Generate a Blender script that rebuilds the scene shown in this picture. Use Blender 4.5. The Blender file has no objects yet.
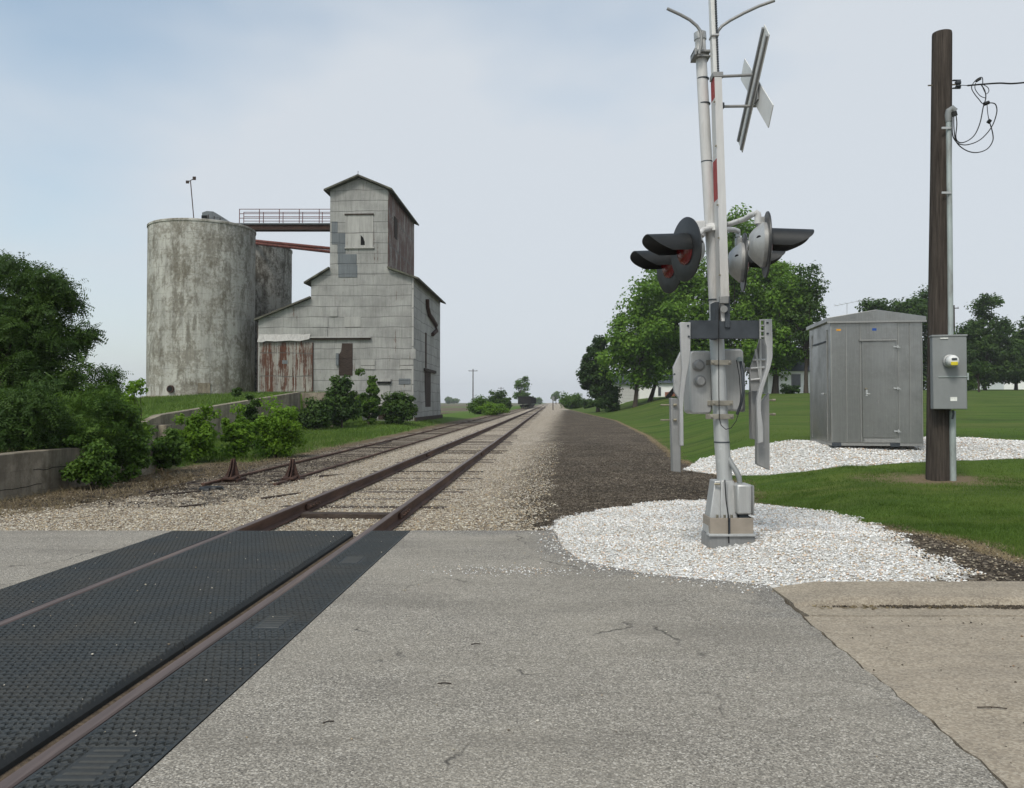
import bpy, math, random
import numpy as np
from mathutils import Vector, Matrix
random.seed(7); RNG = np.random.default_rng(11)
R = math.radians
sc = bpy.context.scene; col = sc.collection

# ------------------------------------------------------------------ camera
F = 820.0; EYE = 1.42; PITCH = math.atan(18/820)
cd = bpy.data.cameras.new('camera'); cam = bpy.data.objects.new('camera', cd); col.objects.link(cam)
cam.location = (0, 0, EYE); cam.rotation_euler = (math.pi/2 + PITCH, 0, 0)
cd.sensor_width = 36; cd.lens = F/1024*36; cd.shift_y = -10/1024
cd.clip_start = 0.05; cd.clip_end = 6000
sc.camera = cam
CP, SP = math.cos(PITCH), math.sin(PITCH)
def ray(px, py):
    a = (px-512)/F; b = (384-py)/F
    return a, CP - b*SP, SP + b*CP
def W(px, py, d):                       # world point seen at a pixel, at distance d along y
    x, y, z = ray(px, py); k = d/y
    return Vector((x*k, d, EYE + z*k))
def xc(y): return -2.35 + 0.0476*(y-9.1)
ANG = -math.atan(0.0476)

# ------------------------------------------------------------------ ground heights
def ss(x, a, b):
    t = np.clip((x-a)/(b-a), 0, 1); return t*t*(3-2*t)
def xe(y):                              # left edge of the lawn
    return np.interp(y, [5, 7, 9, 11, 12, 15, 21, 35, 65, 110, 200, 1500], [4.6, 4.55, 4.3, 3.8, 3.45, 4.2, 4.3, 5.9, 8.3, 9.6, 12.5, 120])
def H(x, y):
    x = np.asarray(x, float); y = np.asarray(y, float)
    u = x - (-2.35 + 0.0476*(y-9.1))
    z = np.zeros(np.broadcast(x, y).shape)
    far = ss(y, 9.0, 9.25)
    bal = -0.185
    near_right = bal + (0.14)*ss(u, 1.5, 3.0)
    z = np.where(u > 0, near_right*far - 0.06*(1-far), 0)
    dl = ss(y, 9.3, 15)
    left = (bal + -0.16*ss(-u, 1.7, 3.2)*dl)*far - 0.06*(1-far)
    left = left + 0.36*ss(y, 46, 60)*ss(-u, 5.3, 7.5)*(1-ss(y, 76, 95))
    z = np.where(u > 0, z, left)
    # lawn on the right
    e = x - xe(y)
    g = np.interp(y, [0, 6.3, 8.5, 11, 13.5, 17, 25, 45, 100, 160, 400, 1500], [-.06, -.05, 0, .05, .15, .53, .66, .92, 1.4, 1.5, 1.0, 0])
    wd = np.interp(y, [7, 20, 40, 100], [1.6, 2.4, 5.5, 10.0])
    g = g + (1.25*(1-np.exp(-np.clip(x-14, 0, None)/10.0))*ss(y, 30, 100) + .02*np.clip(y-100, 0, 50)*ss(x, 25, 40))*(1-ss(y, 200, 500))
    s = ss(e/wd, 0, 1)
    z = np.where(e > 0, z*(1-s) + g*s, z)
    # kerb-side verge
    z = z + 0.105*ss(y, 5.7, 6.25)*ss(x, 1.6, 2.8)*(1-ss(y, 8.2, 10))
    # mound under the signal
    z = z + 0.035*np.exp(-(((x-2.25)/1.3)**2 + ((y-8.4)/1.6)**2))
    z = z + .018*np.sin(x*3.1+y*1.7)*np.sin(y*2.9-x*.8)*ss(u, 2.5, 3.2)*ss(y, 6.4, 7)*(1-ss(y, 18, 24))
    # raised bank behind the near wall, and the platform of the silos
    b = ss(-u, 7.12, 7.30)*(1-ss(y, 21.2, 22.0))*ss(y, 4, 8)
    z = np.where(u < 0, z*(1-b) + .40*b, z)
    top = np.interp(y, [28, 32, 52, 80], [.35, .78, 1.95, 2.0])
    top = top - .05*np.clip(-u-17, 0, 12)
    c = ss(-u, 13.05, 13.25)*ss(y, 27, 32.3)*(1-ss(y, 82, 110))*(1-ss(-u, 34, 60))
    z = np.where(u < 0, z*(1-c) + top*c, z)
    dk = ss(y, 52.75, 52.9)*ss(-u, 11.32, 11.5)*(1-ss(y, 74, 95))*(1-ss(-u, 34, 60))
    z = np.where((u < 0) & (u > -13.3), z*(1-dk) + 2.0*dk, z)
    return z
def gz(x, y): return float(H(x, y))
def ground_at(px, py):                  # march a pixel's ray on to the ground
    x, y, z = ray(px, py); t = 2.5
    while t < 1400:
        if EYE + z*t <= gz(x*t, y*t): break
        t *= 1.004
    return x*t, y*t

# ------------------------------------------------------------------ mesh builder
class MB:
    def __init__(s): s.v = []; s.f = []; s.m = []
    def add(s, vs, fs, m=0):
        b = len(s.v); s.v += [tuple(v) for v in vs]
        s.f += [tuple(i+b for i in f) for f in fs]; s.m += [m]*len(fs); return s
    def box(s, c, d, rot=None, m=0):
        x, y, z = d[0]/2, d[1]/2, d[2]/2
        vs = [Vector(p) for p in [(-x,-y,-z),(x,-y,-z),(x,y,-z),(-x,y,-z),(-x,-y,z),(x,-y,z),(x,y,z),(-x,y,z)]]
        c = Vector(c)
        if rot is not None: vs = [rot @ v for v in vs]
        return s.add([v+c for v in vs], [(0,3,2,1),(4,5,6,7),(0,1,5,4),(1,2,6,5),(2,3,7,6),(3,0,4,7)], m)
    def bb(s, x0, x1, y0, y1, z0, z1, m=0):
        return s.box(((x0+x1)/2, (y0+y1)/2, (z0+z1)/2), (abs(x1-x0), abs(y1-y0), abs(z1-z0)), None, m)
    def tube(s, pts, r, n=12, cap=True, m=0):
        pts = [Vector(p) for p in pts]; k = len(pts)
        rs = r if isinstance(r, (list, tuple)) else [r]*k
        rings = []; prev = None
        for i, p in enumerate(pts):
            t = (pts[min(i+1, k-1)] - pts[max(i-1, 0)]).normalized()
            if prev is None:
                a = Vector((0,0,1)) if abs(t.z) < .9 else Vector((1,0,0))
                nx = t.cross(a).normalized()
            else:
                nx = (prev - t*prev.dot(t)).normalized()
            prev = nx; ny = t.cross(nx)
            rings.append([p + nx*math.cos(2*math.pi*j/n)*rs[i] + ny*math.sin(2*math.pi*j/n)*rs[i] for j in range(n)])
        vs = [v for ring in rings for v in ring]; fs = []
        for i in range(k-1):
            for j in range(n):
                a = i*n+j; b = i*n+(j+1) % n
                fs.append((a, b, b+n, a+n))
        if cap: fs.append(tuple(range(n))[::-1]); fs.append(tuple(range((k-1)*n, k*n)))
        return s.add(vs, fs, m)
    def lathe(s, c, axis, prof, n=28, m=0, close=True):   # prof: (along axis, radius)
        c = Vector(c); t = Vector(axis).normalized()
        a = Vector((0,0,1)) if abs(t.z) < .9 else Vector((1,0,0))
        nx = t.cross(a).normalized(); ny = t.cross(nx)
        vs = []; fs = []
        for (h, r) in prof:
            for j in range(n):
                q = 2*math.pi*j/n
                vs.append(c + t*h + (nx*math.cos(q) + ny*math.sin(q))*max(r, 1e-4))
        for i in range(len(prof)-1):
            for j in range(n):
                p = i*n+j; q = i*n+(j+1) % n
                fs.append((p, q, q+n, p+n))
        if close: fs.append(tuple(range(n))[::-1]); fs.append(tuple(range((len(prof)-1)*n, len(prof)*n)))
        return s.add(vs, fs, m)
    def prism(s, poly, vec, m=0):        # poly: 3D points in a plane, extruded along vec
        poly = [Vector(p) for p in poly]; v = Vector(vec); n = len(poly)
        vs = poly + [p+v for p in poly]
        fs = [tuple(range(n))[::-1], tuple(range(n, 2*n))]
        for i in range(n): j = (i+1) % n; fs.append((i, j, j+n, i+n))
        return s.add(vs, fs, m)
    def build(s, name, mat, parent=None, off=(0,0,0), smooth=30, bevel=0, fix=True):
        me = bpy.data.meshes.new(name)
        o3 = Vector(off)
        me.from_pydata([tuple(Vector(v)-o3) for v in s.v], [], s.f)
        mats = mat if isinstance(mat, (list, tuple)) else [mat]
        for mm in mats: me.materials.append(mm)
        if len(mats) > 1: me.polygons.foreach_set('material_index', s.m)
        if fix:
            import bmesh
            bm = bmesh.new(); bm.from_mesh(me); bmesh.ops.recalc_face_normals(bm, faces=bm.faces); bm.to_mesh(me); bm.free()
        if smooth:
            me.polygons.foreach_set('use_smooth', [True]*len(me.polygons))
            me.set_sharp_from_angle(angle=R(smooth))
        me.update()
        o = bpy.data.objects.new(name, me); col.objects.link(o)
        if parent: o.parent = parent
        else: o.location = off
        if bevel:
            b = o.modifiers.new('bevel', 'BEVEL'); b.width = bevel; b.segments = 2; b.limit_method = 'ANGLE'; b.angle_limit = R(40)
        return o
def tag(o, label=None, cat=None, group=None, kind=None):
    if label: o['label'] = label
    if cat: o['category'] = cat
    if group: o['group'] = group
    if kind: o['kind'] = kind
    return o
def thing(name, label, cat, loc=(0,0,0), rz=0, group=None):
    o = bpy.data.objects.new(name, None); col.objects.link(o); o.empty_display_size = .2
    o.location = loc; o.rotation_euler = (0, 0, rz); return tag(o, label, cat, group)
def copy_tree(o, parent=None):
    c = o.copy(); col.objects.link(c)
    if parent: c.parent = parent
    for ch in list(o.children): copy_tree(ch, c)
    return c
def np_mesh(name, verts, faces, mat, attrs=None, smooth=False, parent=None):   # faces: (N,k)
    me = bpy.data.meshes.new(name); nv = len(verts); nf, k = faces.shape
    me.vertices.add(nv); me.vertices.foreach_set('co', np.ascontiguousarray(verts, dtype=np.float32).ravel())
    me.loops.add(nf*k); me.loops.foreach_set('vertex_index', np.ascontiguousarray(faces, dtype=np.int32).ravel())
    me.polygons.add(nf); me.polygons.foreach_set('loop_start', np.arange(0, nf*k, k, dtype=np.int32))
    me.polygons.foreach_set('use_smooth', np.full(nf, smooth))
    me.update(calc_edges=True)
    for an, arr in (attrs or {}).items():
        if arr.ndim == 1:
            a = me.attributes.new(an, 'FLOAT', 'POINT'); a.data.foreach_set('value', arr.astype(np.float32))
        else:
            a = me.attributes.new(an, 'FLOAT_COLOR', 'POINT'); a.data.foreach_set('color', arr.astype(np.float32).ravel())
    for mm in (mat if isinstance(mat, (list, tuple)) else [mat]): me.materials.append(mm)
    o = bpy.data.objects.new(name, me); col.objects.link(o)
    if parent: o.parent = parent
    return o

# ------------------------------------------------------------------ material helpers
class NT:
    def __init__(s, name):
        s.mat = bpy.data.materials.new(name); s.mat.use_nodes = True; s.t = s.mat.node_tree; s.n = s.t.nodes
        s.b = s.n['Principled BSDF']; s.out = s.n['Material Output']
        s.b.inputs['Specular IOR Level'].default_value = .3
    def node(s, ty, **kw):
        nd = s.n.new(ty)
        for k, v in kw.items(): setattr(nd, k, v)
        return nd
    def put(s, sock, v):
        if isinstance(v, bpy.types.NodeSocket): s.t.links.new(v, sock)
        elif isinstance(v, (tuple, list)) and len(v) == 3 and sock.type == 'RGBA': sock.default_value = (*v, 1)
        else: sock.default_value = v
    def coord(s, kind='Object', scale=(1,1,1), rot=(0,0,0)):
        tc = s.node('ShaderNodeTexCoord'); mp = s.node('ShaderNodeMapping')
        mp.inputs['Scale'].default_value = scale; mp.inputs['Rotation'].default_value = rot
        s.t.links.new(tc.outputs[kind], mp.inputs[0]); return mp.outputs[0]
    def pos(s, scale=(1,1,1)):
        g = s.node('ShaderNodeNewGeometry'); mp = s.node('ShaderNodeMapping'); mp.inputs['Scale'].default_value = scale
        s.t.links.new(g.outputs['Position'], mp.inputs[0]); return mp.outputs[0]
    def noise(s, co, scale, detail=4, rough=.55, dist=0):
        nd = s.node('ShaderNodeTexNoise'); s.put(nd.inputs['Vector'], co)
        nd.inputs['Scale'].default_value = scale; nd.inputs['Detail'].default_value = detail
        nd.inputs['Roughness'].default_value = rough; nd.inputs['Distortion'].default_value = dist
        return nd.outputs['Fac']
    def voro(s, co, scale, out='Distance', feature='F1', rnd=1):
        nd = s.node('ShaderNodeTexVoronoi', feature=feature); s.put(nd.inputs['Vector'], co)
        nd.inputs['Scale'].default_value = scale; nd.inputs['Randomness'].default_value = rnd
        return nd.outputs[out]
    def ramp(s, fac, stops, interp='LINEAR'):
        nd = s.node('ShaderNodeValToRGB'); cr = nd.color_ramp; cr.interpolation = interp
        while len(cr.elements) < len(stops): cr.elements.new(.5)
        for e, (p, c) in zip(cr.elements, stops):
            e.position = p; e.color = (c, c, c, 1) if isinstance(c, (int, float)) else (*c, 1)
        s.put(nd.inputs[0], fac); return nd.outputs[0]
    def mix(s, fac, a, b, mode='MIX'):
        nd = s.node('ShaderNodeMix', data_type='RGBA', blend_type=mode)
        s.put(nd.inputs['Factor'], fac); s.put(nd.inputs[6], a); s.put(nd.inputs[7], b); return nd.outputs[2]
    def math(s, op, a, b=0, c=0, clamp=False):
        nd = s.node('ShaderNodeMath', operation=op, use_clamp=clamp)
        s.put(nd.inputs[0], a); s.put(nd.inputs[1], b); s.put(nd.inputs[2], c); return nd.outputs[0]
    def step(s, v, a, b):
        nd = s.node('ShaderNodeMapRange', interpolation_type='SMOOTHSTEP')
        s.put(nd.inputs['Value'], v); nd.inputs['From Min'].default_value = a; nd.inputs['From Max'].default_value = b
        return nd.outputs[0]
    def attr(s, name, out='Fac'):
        nd = s.node('ShaderNodeAttribute', attribute_name=name); return nd.outputs[out]
    def sep(s, co):
        nd = s.node('ShaderNodeSeparateXYZ'); s.put(nd.inputs[0], co); return nd.outputs
    def bump(s, h, strength=.5, dist=.01):
        nd = s.node('ShaderNodeBump'); s.put(nd.inputs['Height'], h)
        nd.inputs['Strength'].default_value = strength; nd.inputs['Distance'].default_value = dist
        s.t.links.new(nd.outputs[0], s.b.inputs['Normal']); return nd
    def fin(s, color=None, rough=None, metal=None, spec=None):
        if color is not None: s.put(s.b.inputs['Base Color'], color)
        if rough is not None: s.put(s.b.inputs['Roughness'], rough)
        if metal is not None: s.put(s.b.inputs['Metallic'], metal)
        if spec is not None: s.put(s.b.inputs['Specular IOR Level'], spec)
        return s.mat
def rubber_material():
    t = NT('crossing_rubber'); P = t.pos(); n = t.noise(P, 1.6, 7, .65); f = t.noise(P, 40, 4, .7); b = t.noise(t.pos((.6, 2.2, 1)), 1.2, 5, .6)
    c = t.ramp(f, [(.3, (.014,.0175,.0185)), (.7, (.028,.033,.034))])
    c = t.mix(t.math('MULTIPLY', t.ramp(n, [(.42, 0), (.7, 1)]), .40), c, (.065,.058,.047))
    c = t.mix(t.math('MULTIPLY', t.ramp(b, [(.5, 0), (.68, 1)]), .30), c, (.042,.046,.046))
    c = t.mix(t.math('MULTIPLY', t.ramp(t.noise(P, 55, 5, .8), [(.69, 0), (.74, 1)]), .6), c, (.20,.175,.13))
    t.put(t.b.inputs['Roughness'], t.ramp(n, [(.3, .5), (.7, .8)])); return t.fin(c, None, 0, .4)
def simple(name, c, rough=.7, metal=0, var=.25, scale=8, bump=0, stretch=(1,1,1), c2=None, spec=.3, c2lo=.5, c2hi=.7):
    t = NT(name); co = t.coord('Object', stretch)
    n = t.noise(co, scale, 6, .6)
    lo = tuple(v*(1-var) for v in c); hi = tuple(min(1, v*(1+var)) for v in c)
    colr = t.ramp(n, [(.3, lo), (.7, hi)])
    if c2: colr = t.mix(t.step(t.noise(co, scale*.45, 8, .65), c2lo, c2hi), colr, c2)
    if bump: t.bump(t.noise(co, scale*6, 3), .6, bump)
    return t.fin(colr, rough, metal, spec)

# ------------------------------------------------------------------ materials
def ground_material():
    t = NT('ground_cover'); P = t.pos()
    n1 = t.noise(P, 1.3, 8, .65); n2 = t.noise(P, 9, 6, .7); n3 = t.noise(P, .18, 5, .6); nf = t.noise(P, 45, 3, .7)
    wob = t.math('ADD', t.math('MULTIPLY', t.math('SUBTRACT', n1, .5), 1.5), t.math('MULTIPLY', t.math('SUBTRACT', n2, .5), .9))
    st = t.voro(P, 26, 'Color'); sd = t.voro(P, 26, 'Distance')
    gray = t.sep(st)[0]
    def mask(a, w0, w1, k=1.0):
        return t.step(t.math('ADD', t.attr(a), t.math('MULTIPLY', wob, k)), w0, w1)
    dark = t.ramp(gray, [(0, (.013,.010,.008)), (.6, (.036,.029,.022)), (.9, (.085,.068,.05)), (1, (.19,.165,.125))])
    dark = t.mix(t.ramp(t.noise(P, .55, 7, .65), [(.30, 0), (.60, .9)]), dark, t.ramp(gray, [(0, (.04,.031,.023)), (.7, (.115,.09,.066)), (1, (.26,.22,.17))]))
    ball = t.ramp(gray, [(0, (.12,.095,.07)), (.35, (.26,.215,.165)), (.75, (.40,.345,.27)), (1, (.62,.57,.48))])
    ball = t.mix(t.math('MULTIPLY', t.ramp(n1, [(.5, 0), (.75, 1)]), .55), ball, (.15,.115,.08))
    white = t.ramp(gray, [(0, (.30,.275,.235)), (.3, (.46,.44,.40)), (1, (.66,.65,.62))])  # bed below the white stones, darkened to stand in for shade in the gaps
    dirt = t.ramp(n2, [(.3, (.055,.04,.028)), (.7, (.13,.10,.07))])
    dry = t.ramp(nf, [(.3, (.10,.075,.045)), (.7, (.26,.20,.12))])
    blade = t.noise(t.pos((1, 1, 1)), 60, 3, .8)
    P6 = t.pos((.25, 1, 1)); lawn = t.ramp(blade, [(.28, (.022,.048,.006)), (.5, (.058,.108,.013)), (.75, (.115,.170,.030))])
    lawn = t.mix(t.math('MULTIPLY', t.ramp(n3, [(.35, 0), (.65, 1)]), .55), lawn, (.090,.112,.024))
    lawn = t.mix(t.math('MULTIPLY', t.ramp(t.noise(t.pos((.5, 1.4, 1)), .32, 7, .7), [(.48, 0), (.66, 1)]), .6), lawn, (.130,.128,.040))
    lawn = t.mix(t.math('MULTIPLY', t.ramp(t.noise(t.pos((.35, 1.2, 1)), .6, 6, .7), [(.46, 0), (.60, 1)]), .75), lawn, (.030,.060,.010))
    lawn = t.mix(t.math('MULTIPLY', t.ramp(n1, [(.55, 0), (.75, 1)]), .35), lawn, (.040,.062,.016))
    rough = t.ramp(t.noise(P, 12, 5, .7), [(.3, (.03,.06,.009)), (.55, (.085,.145,.022)), (.8, (.16,.21,.045))])
    field = t.ramp(t.noise(t.pos((1, .05, 1)), .5, 4), [(.3, (.10,.075,.055)), (.7, (.15,.115,.085))])
    field = t.mix(t.ramp(t.noise(P, .006, 3), [(.48, 0), (.53, 1)]), field, (.10,.135,.045))
    c = field
    c = t.mix(mask('near', -.5, .5), c, dirt)
    c = t.mix(mask('ball', -.35, .35), c, ball)
    c = t.mix(mask('siding', -.3, .3, .8), c, t.mix(.72, dark, t.mix(.5, ball, dirt)))
    c = t.mix(mask('dark', -.9, .7, 1.5), c, dark)
    c = t.mix(mask('dry', -.3, .3, .7), c, t.mix(t.ramp(n1, [(.35, 0), (.6, 1)]), dry, dirt))
    c = t.mix(mask('grass', -.25, .25, .8), c, rough)
    lm = mask('lawn', -.30, -.05, .30)
    c = t.mix(lm, c, t.mix(.4, dry, (.22,.155,.085)))
    c = t.mix(mask('lawn', -.05, .10, .30), c, lawn)
    c = t.mix(mask('worn', -.30, .30, .9), c, t.mix(.3, dry, dirt))
    c = t.mix(mask('white', -.06, .06, .18), c, white)
    hgt = t.math('ADD', t.math('MULTIPLY', sd, -1), t.math('MULTIPLY', nf, .6))
    t.bump(hgt, .8, .02)
    return t.fin(c, .95, 0, .12)

def asphalt_material():
    t = NT('worn_asphalt'); P = t.pos()
    a = t.voro(P, 135, 'Color'); g = t.sep(a)[0]; g2 = t.sep(t.voro(P, 160, 'Color'))[1]
    chips = t.ramp(g, [(0, (.055,.050,.044)), (.3, (.145,.134,.118)), (.62, (.27,.252,.222)), (.88, (.41,.385,.345)), (1, (.66,.63,.58))])
    c = t.mix(.35, chips, t.ramp(g2, [(0, (.05,.047,.043)), (1, (.38,.36,.33))]))
    big = t.noise(P, .55, 6, .6)
    c = t.mix(t.ramp(big, [(.35, .0), (.62, .35)]), c, (.33,.305,.26))
    sk = t.noise(t.pos((.5, 3.0, 1)), .9, 6, .65)
    c = t.mix(t.math('MULTIPLY', t.ramp(sk, [(.46, 0), (.70, 1)]), .26), c, (.105,.094,.08))
    c = t.mix(1.0, c, (1.01, .985, .935), 'MULTIPLY')
    c = t.mix(t.math('MULTIPLY', t.ramp(t.noise(t.pos((.7, 1.5, 1)), .75, 8, .72), [(.50, 0), (.62, 1)]), .30), c, (.12,.108,.092))
    c = t.mix(t.math('MULTIPLY', t.ramp(t.noise(P, 3.1, 5, .7), [(.64, 0), (.70, 1)]), .28), c, (.075,.068,.06))
    bx = t.attr('edge')                                   # darker fresh mix towards the kerb and the far edge
    c = t.mix(t.math('MULTIPLY', t.step(t.math('ADD', bx, t.math('MULTIPLY', t.math('SUBTRACT', t.noise(P, 2.2, 6, .7), .5), 1.1)), .25, -.25), .75), c, t.mix(.4, chips, (.065,.06,.055)))
    cw = t.node('ShaderNodeVectorMath', operation='ADD'); nz = t.node('ShaderNodeTexNoise'); t.put(nz.inputs['Vector'], P); nz.inputs['Scale'].default_value = 2.2; nz.inputs['Detail'].default_value = 7
    sc_ = t.node('ShaderNodeVectorMath', operation='SCALE'); t.put(sc_.inputs[0], nz.outputs['Color']); sc_.inputs['Scale'].default_value = .7
    t.put(cw.inputs[0], P); t.put(cw.inputs[1], sc_.outputs[0])
    crk = t.voro(cw.outputs[0], .62, 'Distance', 'DISTANCE_TO_EDGE')
    cm = t.math('MULTIPLY', t.ramp(crk, [(0, 1), (.004, .7), (.009, 0)]), t.ramp(t.noise(P, 1.1, 4), [(.54, 0), (.60, .75)]))
    c = t.mix(cm, c, (.03,.027,.025))
    t.bump(t.math('ADD', t.math('MULTIPLY', t.voro(P, 75), -1), t.math('MULTIPLY', cm, -1.5)), .8, .006)
    return t.fin(c, .9, 0, .25)

def pavement_material(name='weathered_concrete', base=(.30,.252,.19)):
    t = NT(name); P = t.pos()
    n = t.noise(P, 3, 8, .65); g = t.sep(t.voro(P, 90, 'Color'))[0]
    c = t.ramp(n, [(.3, tuple(v*.78 for v in base)), (.7, tuple(v*1.18 for v in base))])
    c = t.mix(.38, c, t.ramp(g, [(0, (.10,.085,.07)), (.5, base), (1, (.52,.47,.38))]))
    c = t.mix(t.math('MULTIPLY', t.ramp(t.noise(t.pos((.4, 1.8, 1)), 1.1, 4), [(.45, 0), (.68, 1)]), .35), c, (.15,.13,.11))
    c = t.mix(t.math('MULTIPLY', t.ramp(t.noise(P, 14, 4, .7), [(.66, 0), (.74, 1)]), .55), c, (.11,.08,.06))
    t.bump(t.math('ADD', t.noise(P, 90, 3), t.math('MULTIPLY', n, 2)), .6, .006)
    return t.fin(c, .92, 0, .2)

def old_concrete(name, base, stain, k=.55, streak=True, row=1.25, dk=.4):
    t = NT(name); C = t.coord('Object')
    n = t.noise(t.coord('Object', (1, 1, .25)), .9, 9, .68); n2 = t.noise(t.coord('Object', (1.6, 1.6, .10)), 2.2, 7, .7)
    n3 = t.noise(C, .45, 8, .7); n4 = t.noise(C, 5, 6, .7)
    c = t.ramp(n, [(.3, tuple(v*.66 for v in base)), (.5, base), (.72, tuple(min(.8, v*1.32) for v in base))])
    c = t.mix(t.math('MULTIPLY', t.ramp(t.math('ADD', t.math('MULTIPLY', n3, .6), t.math('MULTIPLY', n4, .4)), [(.47, 0), (.56, 1)]), k), c, stain)
    c = t.mix(t.math('MULTIPLY', t.ramp(n2, [(.50, 0), (.66, 1)]), dk), c, tuple(v*.33 for v in base))
    blk = t.noise(t.coord('Object', (1.1, 1.1, .42)), 1.5, 8, .74); colm = t.noise(t.coord('Object', (1, 1, .03)), 1.1, 3, .6)
    c = t.mix(t.math('MULTIPLY', t.ramp(t.math('ADD', t.math('MULTIPLY', blk, .68), t.math('MULTIPLY', colm, .32)), [(.50, 0), (.575, 1)]), k), c, tuple(v*.72 for v in stain))
    lite = t.noise(t.coord('Object', (2.2, 2.2, .35)), 2.6, 8, .75)
    c = t.mix(t.math('MULTIPLY', t.ramp(lite, [(.56, 0), (.66, 1)]), .3), c, tuple(min(.8, v*1.35) for v in base))
    if row:                                               # lift lines of the pour
        z = t.sep(C)[2]; fr = t.math('FRACT', t.math('ADD', t.math('DIVIDE', z, row), t.math('MULTIPLY', n4, .03)))
        ln = t.math('MULTIPLY', t.math('LESS_THAN', fr, .05), t.ramp(t.noise(C, 1.3, 4), [(.4, 0), (.6, .5)]))
        c = t.mix(ln, c, tuple(v*.45 for v in base))
    t.bump(t.math('ADD', n4, t.noise(C, 30, 3)), .5, .02)
    return t.fin(c, .95, 0, .15)

def tin_material(name, base, rust=0.0, rw=1.9, rh=.78, dirty=.5):
    # old galvanised sheets: courses, upright seams, fine corrugation, streaks of dirt and rust
    t = NT(name); C = t.coord('Object'); s = t.sep(C)
    cmb = t.node('ShaderNodeCombineXYZ'); t.put(cmb.inputs[0], t.math('ADD', s[0], s[1])); t.put(cmb.inputs[1], s[2])
    V = cmb.outputs[0]
    wv = t.node('ShaderNodeVectorMath', operation='ADD'); nn = t.node('ShaderNodeTexNoise'); t.put(nn.inputs['Vector'], C); nn.inputs['Scale'].default_value = .5
    scl = t.node('ShaderNodeVectorMath', operation='SCALE'); t.put(scl.inputs[0], nn.outputs['Color']); scl.inputs['Scale'].default_value = .26
    t.put(wv.inputs[0], V); t.put(wv.inputs[1], scl.outputs[0])
    br = t.node('ShaderNodeTexBrick', offset=.37, squash=1); t.put(br.inputs['Vector'], wv.outputs[0])
    br.inputs['Scale'].default_value = 1; br.inputs['Brick Width'].default_value = rw; br.inputs['Row Height'].default_value = rh
    br.inputs['Mortar Size'].default_value = .022; br.inputs['Mortar Smooth'].default_value = .3; br.inputs['Bias'].default_value = 0
    br.inputs['Color1'].default_value = (0, 0, 0, 1); br.inputs['Color2'].default_value = (1, 1, 1, 1); br.inputs['Mortar'].default_value = (.5, .5, .5, 1)
    per = t.sep(br.outputs['Color'])[0]; 
    fz_ = t.math('FRACT', t.math('DIVIDE', t.sep(wv.outputs[0])[1], rh)); hl = t.math('LESS_THAN', fz_, .055)
    mort = t.math('MAXIMUM', t.math('MULTIPLY', hl, .95), t.math('MULTIPLY', br.outputs['Fac'], .35))
    st = t.noise(t.coord('Object', (3.2, 3.2, .28)), 1.6, 8, .7); bl = t.noise(C, .5, 7, .65); fn = t.noise(t.coord('Object', (9, 9, .5)), 1.5, 4, .7)
    c = t.ramp(t.math('ADD', t.math('MULTIPLY', st, .6), t.math('MULTIPLY', fn, .4)), [(.32, tuple(v*.62 for v in base)), (.55, base), (.75, tuple(v*1.25 for v in base))])
    c = t.mix(.22, c, t.mix(per, tuple(v*.72 for v in base), tuple(min(.9, v*1.28) for v in base)))
    c = t.mix(t.math('MULTIPLY', t.ramp(bl, [(.42, 0), (.62, 1)]), dirty), c, tuple(v*.42 for v in base))
    if rust:
        rs = t.noise(t.coord('Object', (3.4, 3.4, .22)), 1.25, 10, .78)
        edge = t.noise(C, .8, 6, .7)
        m = t.ramp(t.math('ADD', t.math('MULTIPLY', rs, .72), t.math('MULTIPLY', edge, .28)), [(.62-rust*.155, 0), (.655-rust*.14, 1)])
        rc = t.ramp(fn, [(.3, (.045,.020,.012)), (.6, (.12,.045,.025)), (.8, (.20,.095,.055))])
        c = t.mix(m, c, rc)
    c = t.mix(t.math('MULTIPLY', mort, t.ramp(t.noise(C, .9, 4), [(.3, .35), (.6, .85)])), c, tuple(v*.30 for v in base))
    w = t.math('SINE', t.math('MULTIPLY', t.math('ADD', s[0], s[1]), 2*math.pi/.075))
    t.bump(t.math('ADD', t.math('MULTIPLY', w, .35), t.math('ADD', t.math('MULTIPLY', mort, -1.0), t.math('MULTIPLY', bl, 1.2))), .8, .03)
    return t.fin(c, .62, .15, .35)

def leaf_material(name, lo, mid, hi, trans=.35):
    t = NT(name); r = t.attr('rnd')
    c = t.ramp(r, [(0, lo), (.5, mid), (1, hi)])
    t.fin(c, .6, 0, .25)
    tr = t.node('ShaderNodeBsdfTranslucent'); t.put(tr.inputs[0], t.mix(.5, c, tuple(min(1, v*1.6) for v in hi)))
    mx = t.node('ShaderNodeMixShader'); mx.inputs[0].default_value = trans
    t.t.links.new(t.b.outputs[0], mx.inputs[1]); t.t.links.new(tr.outputs[0], mx.inputs[2]); t.t.links.new(mx.outputs[0], t.out.inputs[0])
    return t.mat
def stone_material():
    t = NT('loose_stone'); c = t.attr('col', 'Color'); n = t.noise(t.pos(), 60, 3)
    return t.fin(t.mix(t.math('MULTIPLY', n, .14), c, (.12,.10,.08)), .9, 0, .2)
def bark(name, a, b, sc_=(5, 5, .5)):
    t = NT(name); n = t.noise(t.coord('Object', sc_), 4, 8, .7)
    t.bump(n, .9, .03); return t.fin(t.ramp(n, [(.3, a), (.7, b)]), .95, 0, .1)
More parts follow.
